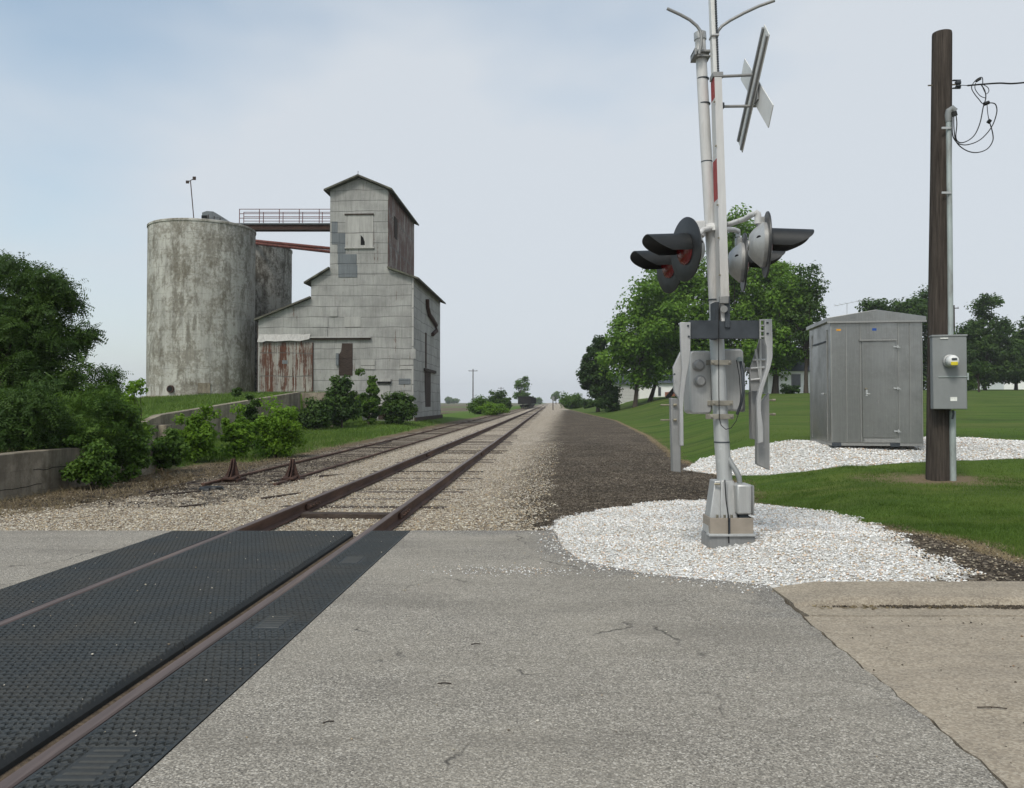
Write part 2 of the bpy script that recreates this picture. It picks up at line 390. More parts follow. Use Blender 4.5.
def brushed(name, base, rough=.42, metal=.75, blotch=.3):
    t = NT(name); s = t.noise(t.coord('Object', (14, 14, .5)), 3, 5, .7); b = t.noise(t.coord('Object'), 1.8, 7, .65); f = t.noise(t.coord('Object'), 14, 5, .7)
    c = t.ramp(s, [(.25, tuple(v*.86 for v in base)), (.75, tuple(v*1.12 for v in base))])
    c = t.mix(t.math('MULTIPLY', t.ramp(b, [(.45, 0), (.62, 1)]), blotch), c, tuple(v*.6 for v in base))
    c = t.mix(t.math('MULTIPLY', t.ramp(f, [(.60, 0), (.68, 1)]), .25), c, tuple(min(1, v*1.5) for v in base))
    t.put(t.b.inputs['Roughness'], t.ramp(b, [(.3, rough-.06), (.7, rough+.14)])); t.bump(b, .25, .01)
    return t.fin(c, None, metal, .5)

M = {}
M['ground'] = ground_material(); M['asphalt'] = asphalt_material(); M['pavement'] = pavement_material()
M['kerb'] = pavement_material('kerb_concrete', (.285,.24,.18))
M['silo'] = old_concrete('silo_concrete', (.40,.39,.355), (.135,.115,.082), .66)
M['silo2'] = old_concrete('silo_concrete_dark', (.35,.34,.305), (.085,.072,.053), .8, dk=.5)
M['wallc'] = old_concrete('retaining_concrete', (.27,.235,.18), (.12,.10,.072), .55, row=.42)
M['tin'] = tin_material('galvanised_sheet', (.37,.365,.345), .30)
M['tin_rust'] = tin_material('rusted_sheet', (.34,.325,.30), 1.16, 1.1, 2.2)
M['tin_door'] = tin_material('rusted_door_sheet', (.33,.31,.275), .92, .72, 1.7, .25)
M['tin_patch'] = tin_material('patch_sheet', (.155,.17,.18), 0, .9, .78, .2)
M['tin_light'] = tin_material('light_sheet', (.42,.41,.385), .1, .9, 1.4, .2)
M['roof'] = simple('old_shingle', (.085,.082,.066), .95, 0, .5, 3, .03, (1, 1, 1), (.12,.125,.085))
M['darkwood'] = simple('dark_boards', (.045,.032,.026), .95, 0, .5, 4, .02, (1, 1, 9))
M['black'] = simple('dark_opening', (.008,.008,.008), 1, 0, .1)
M['rust'] = simple('rust', (.045,.024,.018), .9, 0, .4, 9, .004, (1, 1, 1), (.085,.045,.03))
M['rust_red'] = simple('red_rust', (.13,.045,.035), .85, 0, .4, 5, 0, (1, 1, 1), (.06,.03,.025))
M['rail'] = simple('rail_steel', (.088,.050,.037), .75, .25, .35, 7, .003, (1, .2, 1), (.16,.09,.06))
M['railtop'] = simple('rail_head_steel', (.135,.10,.088), .5, .45, .3, 5, .001, (6, .2, 1), (.17,.12,.095))
M['tie'] = simple('weathered_tie', (.10,.08,.065), .95, 0, .5, 6, .01, (1, 8, 4), (.20,.175,.15))
M['tie_dark'] = simple('dark_tie', (.05,.037,.029), .95, 0, .5, 6, .01, (1, 8, 4), (.10,.08,.065))
M['rubber'] = rubber_material()
M['alu'] = brushed('cast_aluminium', (.42,.42,.41), .5, .55)
M['alu_dull'] = brushed('dull_aluminium', (.26,.26,.255), .55, .5)
M['alu_light'] = brushed('pale_aluminium', (.40,.40,.395), .5, .4)
M['galv'] = brushed('galvanised_mast', (.46,.47,.465), .45, .45, .2)
M['slate'] = simple('slate_paint', (.045,.052,.060), .55, .1, .2, 8)
M['clampm'] = simple('clamp_metal', (.24,.225,.19), .6, .3, .25, 9)
M['tan'] = simple('tan_plate', (.26,.225,.185), .7, .1, .15, 6)
M['brass'] = simple('dull_fitting', (.22,.20,.15), .5, .6, .3, 20)
M['white'] = simple('white_paint', (.50,.495,.485), .5, 0, .08, 6, 0, (4, 4, .6), (.33,.31,.285), c2lo=.52, c2hi=.75)
M['signback'] = simple('sign_back', (.62,.62,.60), .55, .1, .08, 5)
M['red'] = simple('red_stripe', (.28,.02,.02), .5, 0, .2, 6)
M['hood'] = simple('black_visor', (.012,.013,.013), .5, 0, .3, 12, spec=.4)
M['disc'] = simple('black_backboard', (.020,.021,.022), .45, .1, .25, 9, spec=.5)
M['cable'] = simple('black_cable', (.012,.012,.012), .6)
M['pole'] = bark('pole_wood', (.022,.018,.015), (.092,.077,.066), (9, 9, .35))
M['meter'] = simple('grey_enamel', (.215,.225,.225), .55, .1, .1, 4, 0, (1, 1, .5), (.16,.165,.165))
M['conduit'] = simple('conduit', (.33,.37,.36), .5, .2, .15, 8, 0, (1, 1, .3), (.2,.2,.19))
M['shelter'] = brushed('shelter_aluminium', (.33,.33,.315), .32, .92, .40)
M['shelter_trim'] = brushed('shelter_trim', (.36,.355,.34), .42, .75, .2)
M['yellow'] = simple('yellow_tag', (.55,.45,.03), .6); M['blue'] = simple('blue_tag', (.02,.07,.28), .6)
M['orange'] = simple('orange_tag', (.6,.28,.04), .6); M['paper'] = simple('pale_label', (.7,.7,.66), .7)
M['siding'] = simple('house_siding', (.80,.80,.78), .7, 0, .05, 3); M['brick'] = simple('house_brick', (.22,.095,.06), .9, 0, .3, 6)
M['window'] = simple('window_glass', (.05,.055,.06), .15, 0, .2, 2, spec=.6)
M['carbody'] = simple('railcar_paint', (.009,.008,.008), .8, 0, .4, 1, 0, (1, 1, .4), (.02,.013,.010))
M['bark'] = bark('bark', (.03,.024,.018), (.09,.075,.06)); M['stone'] = stone_material()
M['leaf_maple'] = leaf_material('maple_leaf', (.030,.072,.007), (.090,.180,.016), (.165,.275,.034))
M['leaf_dark'] = leaf_material('dark_leaf', (.011,.028,.005), (.024,.054,.009), (.048,.095,.016), .25)
M['leaf_deep'] = leaf_material('deep_leaf', (.011,.030,.005), (.035,.074,.010), (.076,.132,.022), .28)
M['leaf_bright'] = leaf_material('bright_leaf', (.036,.085,.006), (.105,.200,.014), (.190,.310,.030), .4)
M['leaf_mid'] = leaf_material('shrub_leaf', (.020,.052,.007), (.058,.118,.013), (.110,.185,.026), .35)
M['grass'] = leaf_material('grass_blade', (.030,.062,.007), (.072,.132,.016), (.150,.200,.042), .4)
M['debris'] = leaf_material('dead_wood', (.015,.011,.008), (.04,.03,.022), (.12,.095,.07), .05)
M['straw'] = leaf_material('dry_grass', (.09,.065,.035), (.20,.155,.085), (.34,.28,.17), .3)

# ------------------------------------------------------------------ ground sheet
us = np.concatenate([-np.geomspace(1500, 24, 34), np.arange(-23.5, -7.9, .5), np.arange(-7.75, 13, .2), np.geomspace(13.3, 60, 32), np.geomspace(68, 1500, 22)])
us = np.unique(np.concatenate([us, [-13.28, -13.02, -7.32, -7.10]]))
ys = np.concatenate([-np.geomspace(60, 4, 8), np.arange(-3, 5, 1.0), np.arange(5, 8.9, .2), [8.98, 9.0, 9.07, 9.13, 9.19, 9.25, 9.3], np.arange(9.45, 26, .2), np.geomspace(26.2, 120, 150), np.geomspace(122, 1500, 60)])
U, Y = np.meshgrid(us, ys); X = U + xc(Y)*np.clip(1-(np.abs(U)-60)/600, 0, 1) if False else U + xc(Y)
Z = H(X, Y)
def sdf_poly(poly, X, Y):
    P = np.array(poly, float); n = len(P); d = np.full(X.shape, 1e9); ins = np.zeros(X.shape, bool)
    for i in range(n):
        a = P[i]; b = P[(i+1) % n]; e = b-a; L = (e**2).sum()
        t = np.clip(((X-a[0])*e[0] + (Y-a[1])*e[1])/L, 0, 1)
        d = np.minimum(d, np.hypot(X-a[0]-t*e[0], Y-a[1]-t*e[1]))
        c = (a[1] > Y) != (b[1] > Y)
        with np.errstate(divide='ignore', invalid='ignore'): xi = (b[0]-a[0])*(Y-a[1])/(b[1]-a[1]) + a[0]
        ins ^= c & (X < xi)
    return np.where(ins, d, -d)
wp1 = [ground_at(*p) for p in [(551,529),(560,519),(600,510),(640,504),(700,500),(757,504),(800,509),(845,516),(880,526),(905,540),(930,556),(968,572)]]
wp1 += [(3.45, 6.28), (1.9, 6.28), (1.5, 6.6), (1.06, 6.78), (.75, 7.1), (.57, 7.4), (.45, 8.1)]
wp2 = [ground_at(*p) for p in [(684,470),(700,459),(730,451),(765,445),(812,440.5),(870,438),(923,437),(975,438),(1024,441),(1060,446),(1060,455),(1024,459),(985,460),(940,461),(905,463),(860,466),(820,470),(770,475),(720,475)]]
def zones(X, Y):
    u = X - xc(Y); a = {}
    a['lawn'] = X - xe(Y)
    a['dark'] = np.minimum(np.minimum(u - (2.0 + .020*Y), X - xe(Y) > -99), 150-Y)
    uL = np.where(Y < 9.05, -9, 0) + np.interp(Y, [9, 14, 18, 22, 1500], [7.0, 5.6, 3.6, 2.75, 2.6])
    a['ball'] = np.minimum(u + uL, 2.6 + .024*Y - u)
    a['siding'] = np.minimum(np.minimum(-2.7 - u, u + 5.3), Y - 15)
    a['dry'] = np.minimum(np.minimum(-5.2 - u, u + 7.3), Y - 9.6) + np.where(Y < 20, .15, 0)
    g1 = np.minimum(-5.9 - u, Y - 24); g2 = np.minimum(-7.25 - u, Y - 4)
    a['grass'] = np.minimum(np.maximum(g1, g2), np.where(Y < 85, 9, u + 13))
    a['near'] = np.minimum(130 - Y, u + 60)
    a['white'] = np.maximum(sdf_poly(wp1, X, Y), sdf_poly(wp2, X, Y))
    a['worn'] = .55 - np.hypot((X-POLE[0])/1.9, Y-POLE[1])
    return {k: np.clip(v, -3, 3) for k, v in a.items()}
POLE = (6.98, 13.45)
nU, nY = len(us), len(ys)
idx = np.arange(nU*nY).reshape(nY, nU)
faces = np.stack([idx[:-1,:-1], idx[:-1,1:], idx[1:,1:], idx[1:,:-1]], -1).reshape(-1, 4)
zn = {k: v.ravel() for k, v in zones(X, Y).items()}
g = np_mesh('ground', np.stack([X.ravel(), Y.ravel(), Z.ravel()], -1), faces, M['ground'], zn, True); tag(g, kind='structure')

# asphalt: one sheet with a body, holes left where the rubber crossing lies
def sheet(name, xs_fn, rows, zt, mat, nx=40, jit=0, edge=None, thick=.12):
    v = []; ea = []
    for y in rows:
        x0, x1 = xs_fn(y)
        for i in range(nx+1):
            x = x0 + (x1-x0)*i/nx; v.append((x, y, zt)); ea.append(edge(x, y) if edge else 1)
    n = len(rows); idx = np.arange(n*(nx+1)).reshape(n, nx+1)
    f = np.stack([idx[:-1,:-1], idx[:-1,1:], idx[1:,1:], idx[1:,:-1]], -1).reshape(-1, 4)
    # skirt along the far edge and both sides
    rim = list(idx[:,0][::-1]) + list(idx[0,1:]) + list(idx[1:,-1]) + list(idx[-1,:-1][::-1])
    base = len(v); v += [(v[i][0], v[i][1], zt-thick) for i in rim]; ea += [ea[i] for i in rim]
    k = len(rim); sk = np.array([[rim[i], rim[(i+1) % k], base+(i+1) % k, base+i] for i in range(k)])
    return np_mesh(name, np.array(v), np.vstack([f, sk]), mat, {'edge': np.array(ea)})
rn = np.random.default_rng(3)
wob = {round(y, 2): rn.normal(0, .012) for y in np.arange(-8, 10, .1)}
def wobf(y): return .010*math.sin(y*2.1) + .007*math.sin(y*13.7+1) + .006*math.sin(y*31) + .004*math.sin(y*67)
def right_edge(y):
    base = np.interp(y, [-60, 3.18, 4.5, 5.73, 6.40, 6.61, 6.8, 7.37, 8.1, 9.1], [1.83-.08*63, 1.83, 1.88, 1.94, 1.98, 1.56, 1.12, .62, .50, .46])
    return base + wobf(y)
rows = list(np.linspace(-60, 2, 12)) + list(np.arange(2.1, 9.06, .07)) + [9.1]
a1 = sheet('road', lambda y: (xc(y)+1.235, right_edge(y)), rows, 0.0, M['asphalt'], 60, edge=lambda x, y: min(right_edge(y)-x+.0, (9.1-y)*1.2)-.22 if y > 5.4 else (right_edge(y)-x+.1))
tag(a1, kind='structure')
a2 = sheet('road', lambda y: (-60, xc(y)-1.395), rows, 0.0, M['asphalt'], 60, edge=lambda x, y: 1.0); tag(a2, kind='structure')
# concrete pavement with its gutter joint, and the rolled kerb
px_ = sheet('concrete_road', lambda y: (right_edge(y)+.013, 80), [-60, -20, -5] + list(np.arange(2, 5.4, .1)) + [5.48], -.004, M['pavement'], 60); tag(px_, kind='structure')
gt = MB()
kx = np.concatenate([np.linspace(1.98, 2.6, 14), np.linspace(2.8, 80, 90)]); prof = [(5.492, -.2), (5.492, -.001), (5.775, -.014), (5.79, .002), (5.805, .030), (5.85, .046), (5.92, .052), (6.02, .055), (6.27, .056), (6.28, -.2)]
vs = []; fs = []
for i, x in enumerate(kx):
    
    tp = .12 + .88*min(1, max(0, (x-1.98)/.32))
    for (y, z) in prof: vs.append((x, y + (.004*math.sin(x*7) if .0 < z < .06 else 0), z*tp if z > 0 else z))
m = len(prof)
for i in range(len(kx)-1):
    for j in range(m-1): a = i*m+j; fs.append((a, a+m, a+m+1, a+1))
fs.append(tuple(range(m)))
gt.add(vs, fs); tag(gt.build('kerb', M['kerb'], smooth=50), kind='structure')

# ------------------------------------------------------------------ tracks
def rail_mesh(y0, y1, u, z=0.0, h=.165, n=60, joints=True):
    # profile of a rail: foot, web, head ; swept along the line
    hw = .036; pr = [(-.068,-h),(.068,-h),(.068,-h+.014),(.012,-h+.034),(.009,-.05),(hw,-.040),(hw,-.008),(hw-.008,0),(-hw+.008,0),(-hw,-.008),(-hw,-.040),(-.009,-.05),(-.012,-h+.034),(-.068,-h+.014)]
    ys_ = np.unique(np.concatenate([np.linspace(y0, min(y1, 40), n), np.geomspace(max(min(y1, 40), 1), y1, 30)]))
    b = MB(); vs = []; fs = []; m_ = []
    zf = z if callable(z) else (lambda y: z)
    for y in ys_:
        for (a, c) in pr: vs.append((xc(y)+u+a + .006*math.sin(y*.9+u), y, zf(y)+c))
    k = len(pr)
    for i in range(len(ys_)-1):
        for j in range(k):
            j2 = (j+1) % k; fs.append((i*k+j, i*k+j2, (i+1)*k+j2, (i+1)*k+j)); m_.append(1 if j in (6, 7, 8) else 0)
    fs.append(tuple(range(k))); fs.append(tuple(range((len(ys_)-1)*k, len(ys_)*k))); m_ += [0, 0]
    b.v = vs; b.f = fs; b.m = m_; return b
def tie_box(b, y, u0, u1, w, zt, sk=0, h=.16):
    c = Vector((xc(y)+(u0+u1)/2, y, zt-h/2)); b.box(c, (u1-u0, w, h), Matrix.Rotation(ANG+sk, 3, 'Z')); return b
def O(x, y, z=0): return (x, y, z)
trk = thing('railway_track', 'main railway track with brown rails on half buried ties, running to the horizon', 'railway track', O(xc(9.1), 9.1))
off = trk.location
for u in (-.7525, .7525): rail_mesh(-30, 700, u).build('rail', [M['rail'], M['railtop']], trk, off, smooth=40)
yy = 9.75; k = 0; far = MB(); rr = random.Random(5)
while yy < 260:
    w = rr.uniform(.17, .23); zt = -.176 + rr.uniform(-.020, .006); sk = rr.uniform(-.02, .02)
    if rr.random() < .3: zt -= .008
    u1 = rr.uniform(1.15, 1.36)
    if k == 3: w, zt = .22, -.112
    if k < 98:
        tie_box(MB(), yy, -1.3+rr.uniform(-.06, .06) if k != 3 else -.66, u1 if k != 3 else .60, w, zt, sk).build('tie', M['tie_dark'] if rr.random() < .45 or k == 3 else M['tie'], trk, off, smooth=0, bevel=.012 if k < 30 else 0)
    else: tie_box(far, yy, -1.3, u1, w, zt, sk)
    yy += rr.uniform(.50, .60); k += 1
tag(far.build('tie', M['tie'], trk, off, smooth=0), kind='stuff')
def joint_bar(y, u, side, par, off, z=0):
    b = MB(); c = Vector((xc(y)+u+side*.030, y, z-.085)); b.box(c, (.030, .62, .075), Matrix.Rotation(ANG, 3, 'Z'))
    for dy in (-.24, -.08, .08, .24):
        p = c + Vector((side*.02, dy, 0)); b.tube([p, p+Vector((side*.03, 0, 0))], .016, 6)
    b.build('joint_bar', M['rail'], par, off, bevel=.004)
for (y, u, s_) in ((12.1, -.7525, 1), (11.2, .7525, 1), (23.5, -.7525, 1), (24, .7525, 1), (12.1, -.7525, -1), (11.2, .7525, -1)): joint_bar(y, u, s_, trk, off)

sid = thing('siding_track', 'overgrown rusty siding track left of the main line, ending at two wheel stops', 'railway track', O(xc(18)-3.75, 18, -.3))
off = sid.location
def sz(y): return -.278 + .0*y
for u in (-4.5, -3.0): rail_mesh(17.2, 320, u, sz, .13).build('rail', [M['rail'], M['rail']], sid, off, smooth=40)
yy = 17.6; k = 0; far = MB()
while yy < 120:
    zt = float(H(xc(yy)-3.7, yy)) + rr.uniform(-.03, .022)
    if k < 60: tie_box(MB(), yy, -5.0+rr.uniform(-.2, .2), -2.5+rr.uniform(-.25, .1), rr.uniform(.16, .23), zt, rr.uniform(-.05, .05)).build('tie', M['tie_dark'], sid, off, smooth=0)
    else: tie_box(far, yy, -5.0, -2.5, .2, zt)
    yy += rr.uniform(.55, .75); k += 1
tag(far.build('tie', M['tie_dark'], sid, off, smooth=0), kind='stuff')

# wheel stops at the end of the siding: two leaning triangular castings with an upright web
def wheel_stop(px, label):
    d = 18.3; x = (px-512)/F*d; zb = -.36
    t = thing('wheel_stop', label, 'wheel stop', (x, d, zb), ANG, 'rusty wheel stops at the end of the siding')
    t.scale = (.86, .86, .86)
    b = MB()
    for s_ in (-1, 1):
        b.prism([(s_*.035-.014, -.34, .10), (s_*.035-.014, .30, .10), (s_*.035-.014, .22, .20), (s_*.035-.014, .02, .60), (s_*.035-.014, -.06, .60), (s_*.035-.014, -.12, .40)], (.028, 0, 0))
    b.build('side_plate', M['rust'], t, smooth=30, bevel=.006)
    b = MB(); b.prism([(-.24, -.10, .06), (.24, -.10, .06), (.15, -.07, .26), (.03, -.02, .60), (-.04, -.02, .60), (-.12, -.07, .30)], (0, .05, 0)); b.prism([(-.17, -.36, .09), (.17, -.36, .09), (.17, -.10, .14), (-.17, -.10, .14)], (0, 0, .04))
    b.build('stop_face', M['rust'], t, bevel=.006)
    b = MB(); b.box((0, .02, .05), (.46, .62, .10)); b.build('foot', M['rust'], t, bevel=.01)
wheel_stop(234, 'rusty pointed wheel stop on the siding, the left one, against the shrubs')
wheel_stop(293, 'rusty pointed wheel stop on the siding, the one nearer the main track')

# ------------------------------------------------------------------ rubber crossing panels (relief in real geometry)
def panel_mesh(name, u0, u1, L, bevel_r=0, bevel_l=0, logo=False, res=.0095):
    nx = int((u1-u0)/.0062)+1; ny = int(L/.0052)+1
    ux = np.linspace(u0, u1, nx); vy = np.linspace(0, L, ny); A, B = np.meshgrid(ux, vy)
    cw, ch = .040, .054
    row = np.floor(B/ch); fx = A/cw + .5*(row % 2); q = fx-np.floor(fx); v = B/ch - row
    sc_edge = .14 + .42*np.where(q < .78, q/.78, (1-q)/.22)   # slanting groove round each tread
    gv = np.abs(v-sc_edge); zz = -.024*np.clip(1.5-gv/.13, 0, 1) - .005*np.clip((v-sc_edge), 0, 1)
    edge = np.minimum(np.minimum(A-u0, u1-A), np.minimum(B, L-B))
    flat = np.clip((edge-.012)/.01, 0, 1); zz = -.002*(1-flat) + zz*flat
    if logo:
        cx, cy = (u0+u1)/2-.02, .42
        inl = (np.abs(A-cx) < .10) & (np.abs(B-cy) < .17)
        bar = (np.abs(A-cx) < .075) & (np.mod(B-cy+.13, .052) < .022) & (np.abs(B-cy) < .14)
        zz = np.where(inl, -.006 + .006*bar, zz)
    if bevel_r: zz = zz - np.clip((A-(u1-bevel_r))/bevel_r, 0, 1)*.035
    verts = np.stack([A.ravel() + 0.0476*B.ravel(), B.ravel(), zz.ravel()], -1)
    idx = np.arange(nx*ny).reshape(ny, nx); f = np.stack([idx[:-1,:-1], idx[:-1,1:], idx[1:,1:], idx[1:,:-1]], -1).reshape(-1, 4)
    rim = list(idx[:,0][::-1]) + list(idx[0,1:]) + list(idx[1:,-1]) + list(idx[-1,:-1][::-1]); k = len(rim); base = len(verts)
    lo = verts[rim].copy(); lo[:,2] = -.15; verts = np.vstack([verts, lo])
    sk = np.array([[rim[(i+1) % k], rim[i], base+i, base+(i+1) % k] for i in range(k)])
    o = np_mesh(name, verts, np.vstack([f, sk]), M['rubber']); return o
L = 2.09
strips = [('right', .800, 1.225, 0, True, 'narrow rubber crossing panel outside the right rail'), ('gauge', -.70, .60, .02, False, 'wide rubber crossing panel between the rails'), ('left', -1.385, -.795, 0, False, 'rubber crossing panel outside the left rail')]
ordn = ['at the far edge of the road', 'second from the far edge of the road', 'nearer the camera, third from the far edge', 'closest to the camera']
for (nm, u0, u1, bv, lg, lab) in strips:
    first = None
    for i in range(4):
        y0 = 9.1-(i+1)*L
        if first is None: o = panel_mesh('rubber_crossing_panel', u0, u1, L-.010, bv, 0, lg); first = o
        else: o = first.copy(); col.objects.link(o)
        o.location = (xc(y0), y0, 0.001); tag(o, lab+', '+ordn[i], 'crossing panel', 'rubber crossing panels')

# ------------------------------------------------------------------ grain elevator
E = thing('grain_elevator', 'tall old grain elevator clad in grey metal sheets, stepped tower with gable roof', 'grain elevator', (-7.24, 60, 0), ANG)
def fz(py): return EYE + (402-py)*60/F
def fx(px): return (px-414)*60/F
b = MB()
lowp = [(.10, -.3), (0, 3), (0, 10.55), (-1.9, 11.2), (-4.0, 12.0), (-6.2, 11.2), (-7.6, 10.35), (-7.6, -.3)]
b.prism([(x, 0, z) for x, z in lowp], (0, 14.6, 0)); b.build('wall', M['tin'], E, smooth=0)
b = MB(); b.prism([(x, -.012, z) for x, z in [(-6.2, 10.9), (-1.9, 10.9), (-1.9, 17.05), (-4.05, 17.95), (-6.2, 17.05)]], (0, 11.4, 0)); b.build('tower_wall', M['tin'], E, smooth=0)
b = MB(); b.prism([(x, .01, z) for x, z in [(-7.6, -.3), (-7.6, 9.05), (-11.55, 7.5), (-11.55, -.3)]], (0, 11.0, 0)); b.build('lean_to_wall', M['tin'], E, smooth=0)
tag(MB().bb(-1.9, -1.86, .02, 11.37, 10.95, 16.98).build('side_cladding', M['tin_rust'], E, smooth=0), 'streaked brown rusty side wall of the tower')
def roofslab(pts, y0, y1, th, name, mat='roof'):
    # pts: ridge-line section (x,z) from left to right, doubled with thickness
    up = [(x, y0, z+th) for x, z in pts]; dn = [(x, y0, z) for x, z in reversed(pts)]
    MB().prism(up+dn, (0, y1-y0, 0)).build(name, M[mat], E, smooth=0)
roofslab([(-6.58, 16.93), (-4.05, 18.0), (-1.52, 16.93)], -.45, 11.9, .13, 'tower_roof')
roofslab([(-8.05, 10.12), (-6.22, 11.22)], -.35, 14.9, .13, 'shoulder_roof'); roofslab([(-1.88, 11.22), (.45, 10.38)], -.35, 15.1, .13, 'side_roof')
roofslab([(-11.75, 7.42), (-7.62, 9.07)], -.3, 11.4, .13, 'lean_to_roof')
MB().tube([(-4.05, -.35, 18.05), (-4.05, -.35, 18.38)], .02, 6).build('lightning_rod', M['rust'], E)
def rect(name, x0, y0, x1, y1, mat, dz=.02, lab=None, par=None, back=0):
    b = MB(); b.bb(fx(x0), fx(x1), -dz, back-.013 if back == 0 else back, fz(y1), fz(y0)); o = b.build(name, M[mat], par or E, smooth=0)
    if lab: o['label'] = lab
    return o
ld = rect('loft_door', 345, 213.5, 373, 247, 'tin_light', .05, 'pale sheet loft door high on the tower')
rect('frame', 344.3, 212.4, 373.8, 213.6, 'darkwood', .12, par=ld); rect('sill', 344.5, 246.6, 374.5, 247.6, 'tin_light', .14, par=ld)
MB().prism([(fx(x), -.056, fz(y)) for x, y in [(360.6, 244.2), (360.6, 234), (363.2, 236.5), (364.8, 241), (364.8, 244.2)]], (0, .01, 0)).build('torn_hole', M['black'], ld, smooth=0)
for q in [(331, 220, 337, 231.6), (331, 231.8, 345.2, 243), (337, 243.2, 345.2, 253), (337.3, 253.2, 356.5, 264), (338, 264.2, 357.2, 276.5)]:
    rect('patch_sheet', *q, 'tin_patch', .035, 'darker blue grey replacement sheet')
dr = rect('sliding_door', 257.6, 342, 312.8, 391.6, 'tin_door', .10, 'large sliding sheet door streaked with rust')
for x in (257.6, 276, 294, 312.2): rect('door_rib', x, 342, x+.7, 391.6, 'tin_light' if x != 312.2 else 'rust', .115, par=dr)
rect('dent_patch', 281.5, 360, 287, 363.5, 'tin_patch', .13, par=dr)
fl = MB()
for i, (x, d1) in enumerate([(257, 341.6), (262, 342), (266, 340.6), (276, 341.2), (290, 340.3), (300, 341), (310, 338.8)][:-1]):
    xn, dn = [(257, 341.6), (262, 342), (266, 340.6), (276, 341.2), (290, 340.3), (300, 341), (310, 338.8)][i+1]
    fl.add([(fx(x), -.03, fz(334)), (fx(xn), -.03, fz(333.4)), (fx(xn), -.34, fz(dn)), (fx(x), -.34, fz(d1)), (fx(x), -.06, fz(334)), (fx(xn), -.06, fz(333.4))], [(0, 1, 2, 3)])
fl.build('door_canopy', M['tin_light'], E, smooth=0, fix=False)
rect('door_track', 310, 337.6, 371, 339.4, 'darkwood', .18); rect('door_track_cover', 310, 336.4, 371.5, 337.7, 'tin_light', .24)
op = MB().prism([(fx(x), -.035, fz(y)) for x, y in [(342, 343), (352.8, 343), (352.8, 375.5), (339, 375.5), (339, 354), (341.2, 351)]], (0, .03, 0)).build('torn_opening', M['darkwood'], E, smooth=0)
op['label'] = 'torn opening in the sheets showing dark boards'
for i in range(8): rect('board', 339.6, 356.5+i*2.2, 352, 358.3+i*2.2, 'darkwood', .06, par=op)
rect('bent_sheet', 336.2, 353, 339, 365.5, 'tin_patch', .16)
rect('door_lintel', 378, 381.4, 391.5, 383.4, 'black', .16); rect('small_door', 378.5, 383.4, 390.6, 406, 'tin_light', .04); rect('awning_strip', 378, 378.6, 392, 381.5, 'tin_light', .2)
rect('louvre_plate', 399.6, 378.6, 411.5, 384.2, 'tin_patch', .04)
rect('corner_trim', 412.6, 277.5, 414.4, 417, 'tin_light', .03)
rr = random.Random(44)
for i in range(16):
    x0_ = rr.uniform(262, 402); y0_ = rr.choice([295, 305.7, 316.3, 327, 348.5, 359, 370]); w_ = rr.uniform(7, 17)
    if y0_ < 330 and x0_ < 312: continue
    if 312 > x0_-2 and y0_ > 330: continue
    if 330 < x0_+w_ and x0_ < 356 and y0_ > 335: continue
    b = MB(); b.box((fx(x0_+w_/2), -.02-.004*i, fz(y0_+5.2)), (w_*60/F, .012, .74), Matrix.Rotation(rr.uniform(-.025, .025), 3, 'Y') @ Matrix.Rotation(rr.uniform(-.02, .05), 3, 'X')); b.build('loose_sheet', M[rr.choice(['tin', 'tin', 'tin_light', 'tin_door'])], E, smooth=0)
rect('base_boards', 379, 405, 414, 419.5, 'darkwood', .02)
def sy(px): return 8280/(551-px) - 60      # distance along the side wall for a pixel
def sz_(px, py): return EYE + (402-py)/F*(60+sy(px))
sp = [(425.5, 299), (425.8, 307), (427.5, 314), (431, 319), (434.5, 325), (434.8, 331), (431, 334.5)]
MB().tube([(.12, sy(a), sz_(a, c)) for a, c in sp], .17, 10).build('downspout', M['rust'], E)
MB().bb(.0, .16, sy(423.5), sy(434.5), sz_(428, 372), sz_(428, 369.3)).build('side_door_lintel', M['darkwood'], E, smooth=0)
MB().bb(.02, .06, sy(424.5), sy(430), sz_(427, 411), sz_(427, 372)).build('side_door', M['darkwood'], E, smooth=0)
MB().bb(.0, .05, sy(425), sy(426), sz_(426, 368), sz_(426, 333)).build('side_strip', M['rust'], E, smooth=0)
MB().bb(-11.70, -11.56, .25, .5, 1.9, 7.4).build('dark_upright', M['darkwood'], E, smooth=0)  # dark upright strip at the left end of the lean-to
MB().bb(-1.86, -1.83, 2.2, 3.4, 14.0, 15.6).build('side_window', M['darkwood'], E, smooth=0)
MB().bb(-.5, .24, .02, 14.7, -.35, .28).build('footing', M['darkwood'], E, smooth=0)

# concrete silos
def silo(cx, cy, r, z0, z1, mat, label, kerbring=False):
    t = thing('concrete_silo', label, 'silo', (cx, cy, z0), 0, 'round concrete silos beside the grain elevator')
    h = z1-z0; b = MB(); pr = [(0, r)]
    k = int(h/1.25)
    for i in range(1, k+1): pr += [(i*h/k-.02, r), (i*h/k-.012, r-.012), (i*h/k, r)]
    b.lathe((0, 0, 0), (0, 0, 1), pr, 96, close=False).build('wall', M[mat], t, smooth=25)
    b = MB(); b.lathe((0, 0, 0), (0, 0, 1), [(h-.05, r-.02), (h-.04, r+.05), (h+.10, r+.05), (h+.16, r-.05), (h+.17, .1)], 96).build('roof_slab', M[mat], t, smooth=25)
    return t
s1 = silo(-24.05, 63.5, 3.93, 1.35, 14.72, 'silo', 'nearer round concrete silo, pale grey with brown weathering, left of the elevator')
s2 = silo(-24.0, 72.6, 4.3, 1.3, 14.9, 'silo2', 'darker round concrete silo standing behind the nearer one, partly hidden')
b = MB(); c1 = [(0-.0, 0)]; ring = []
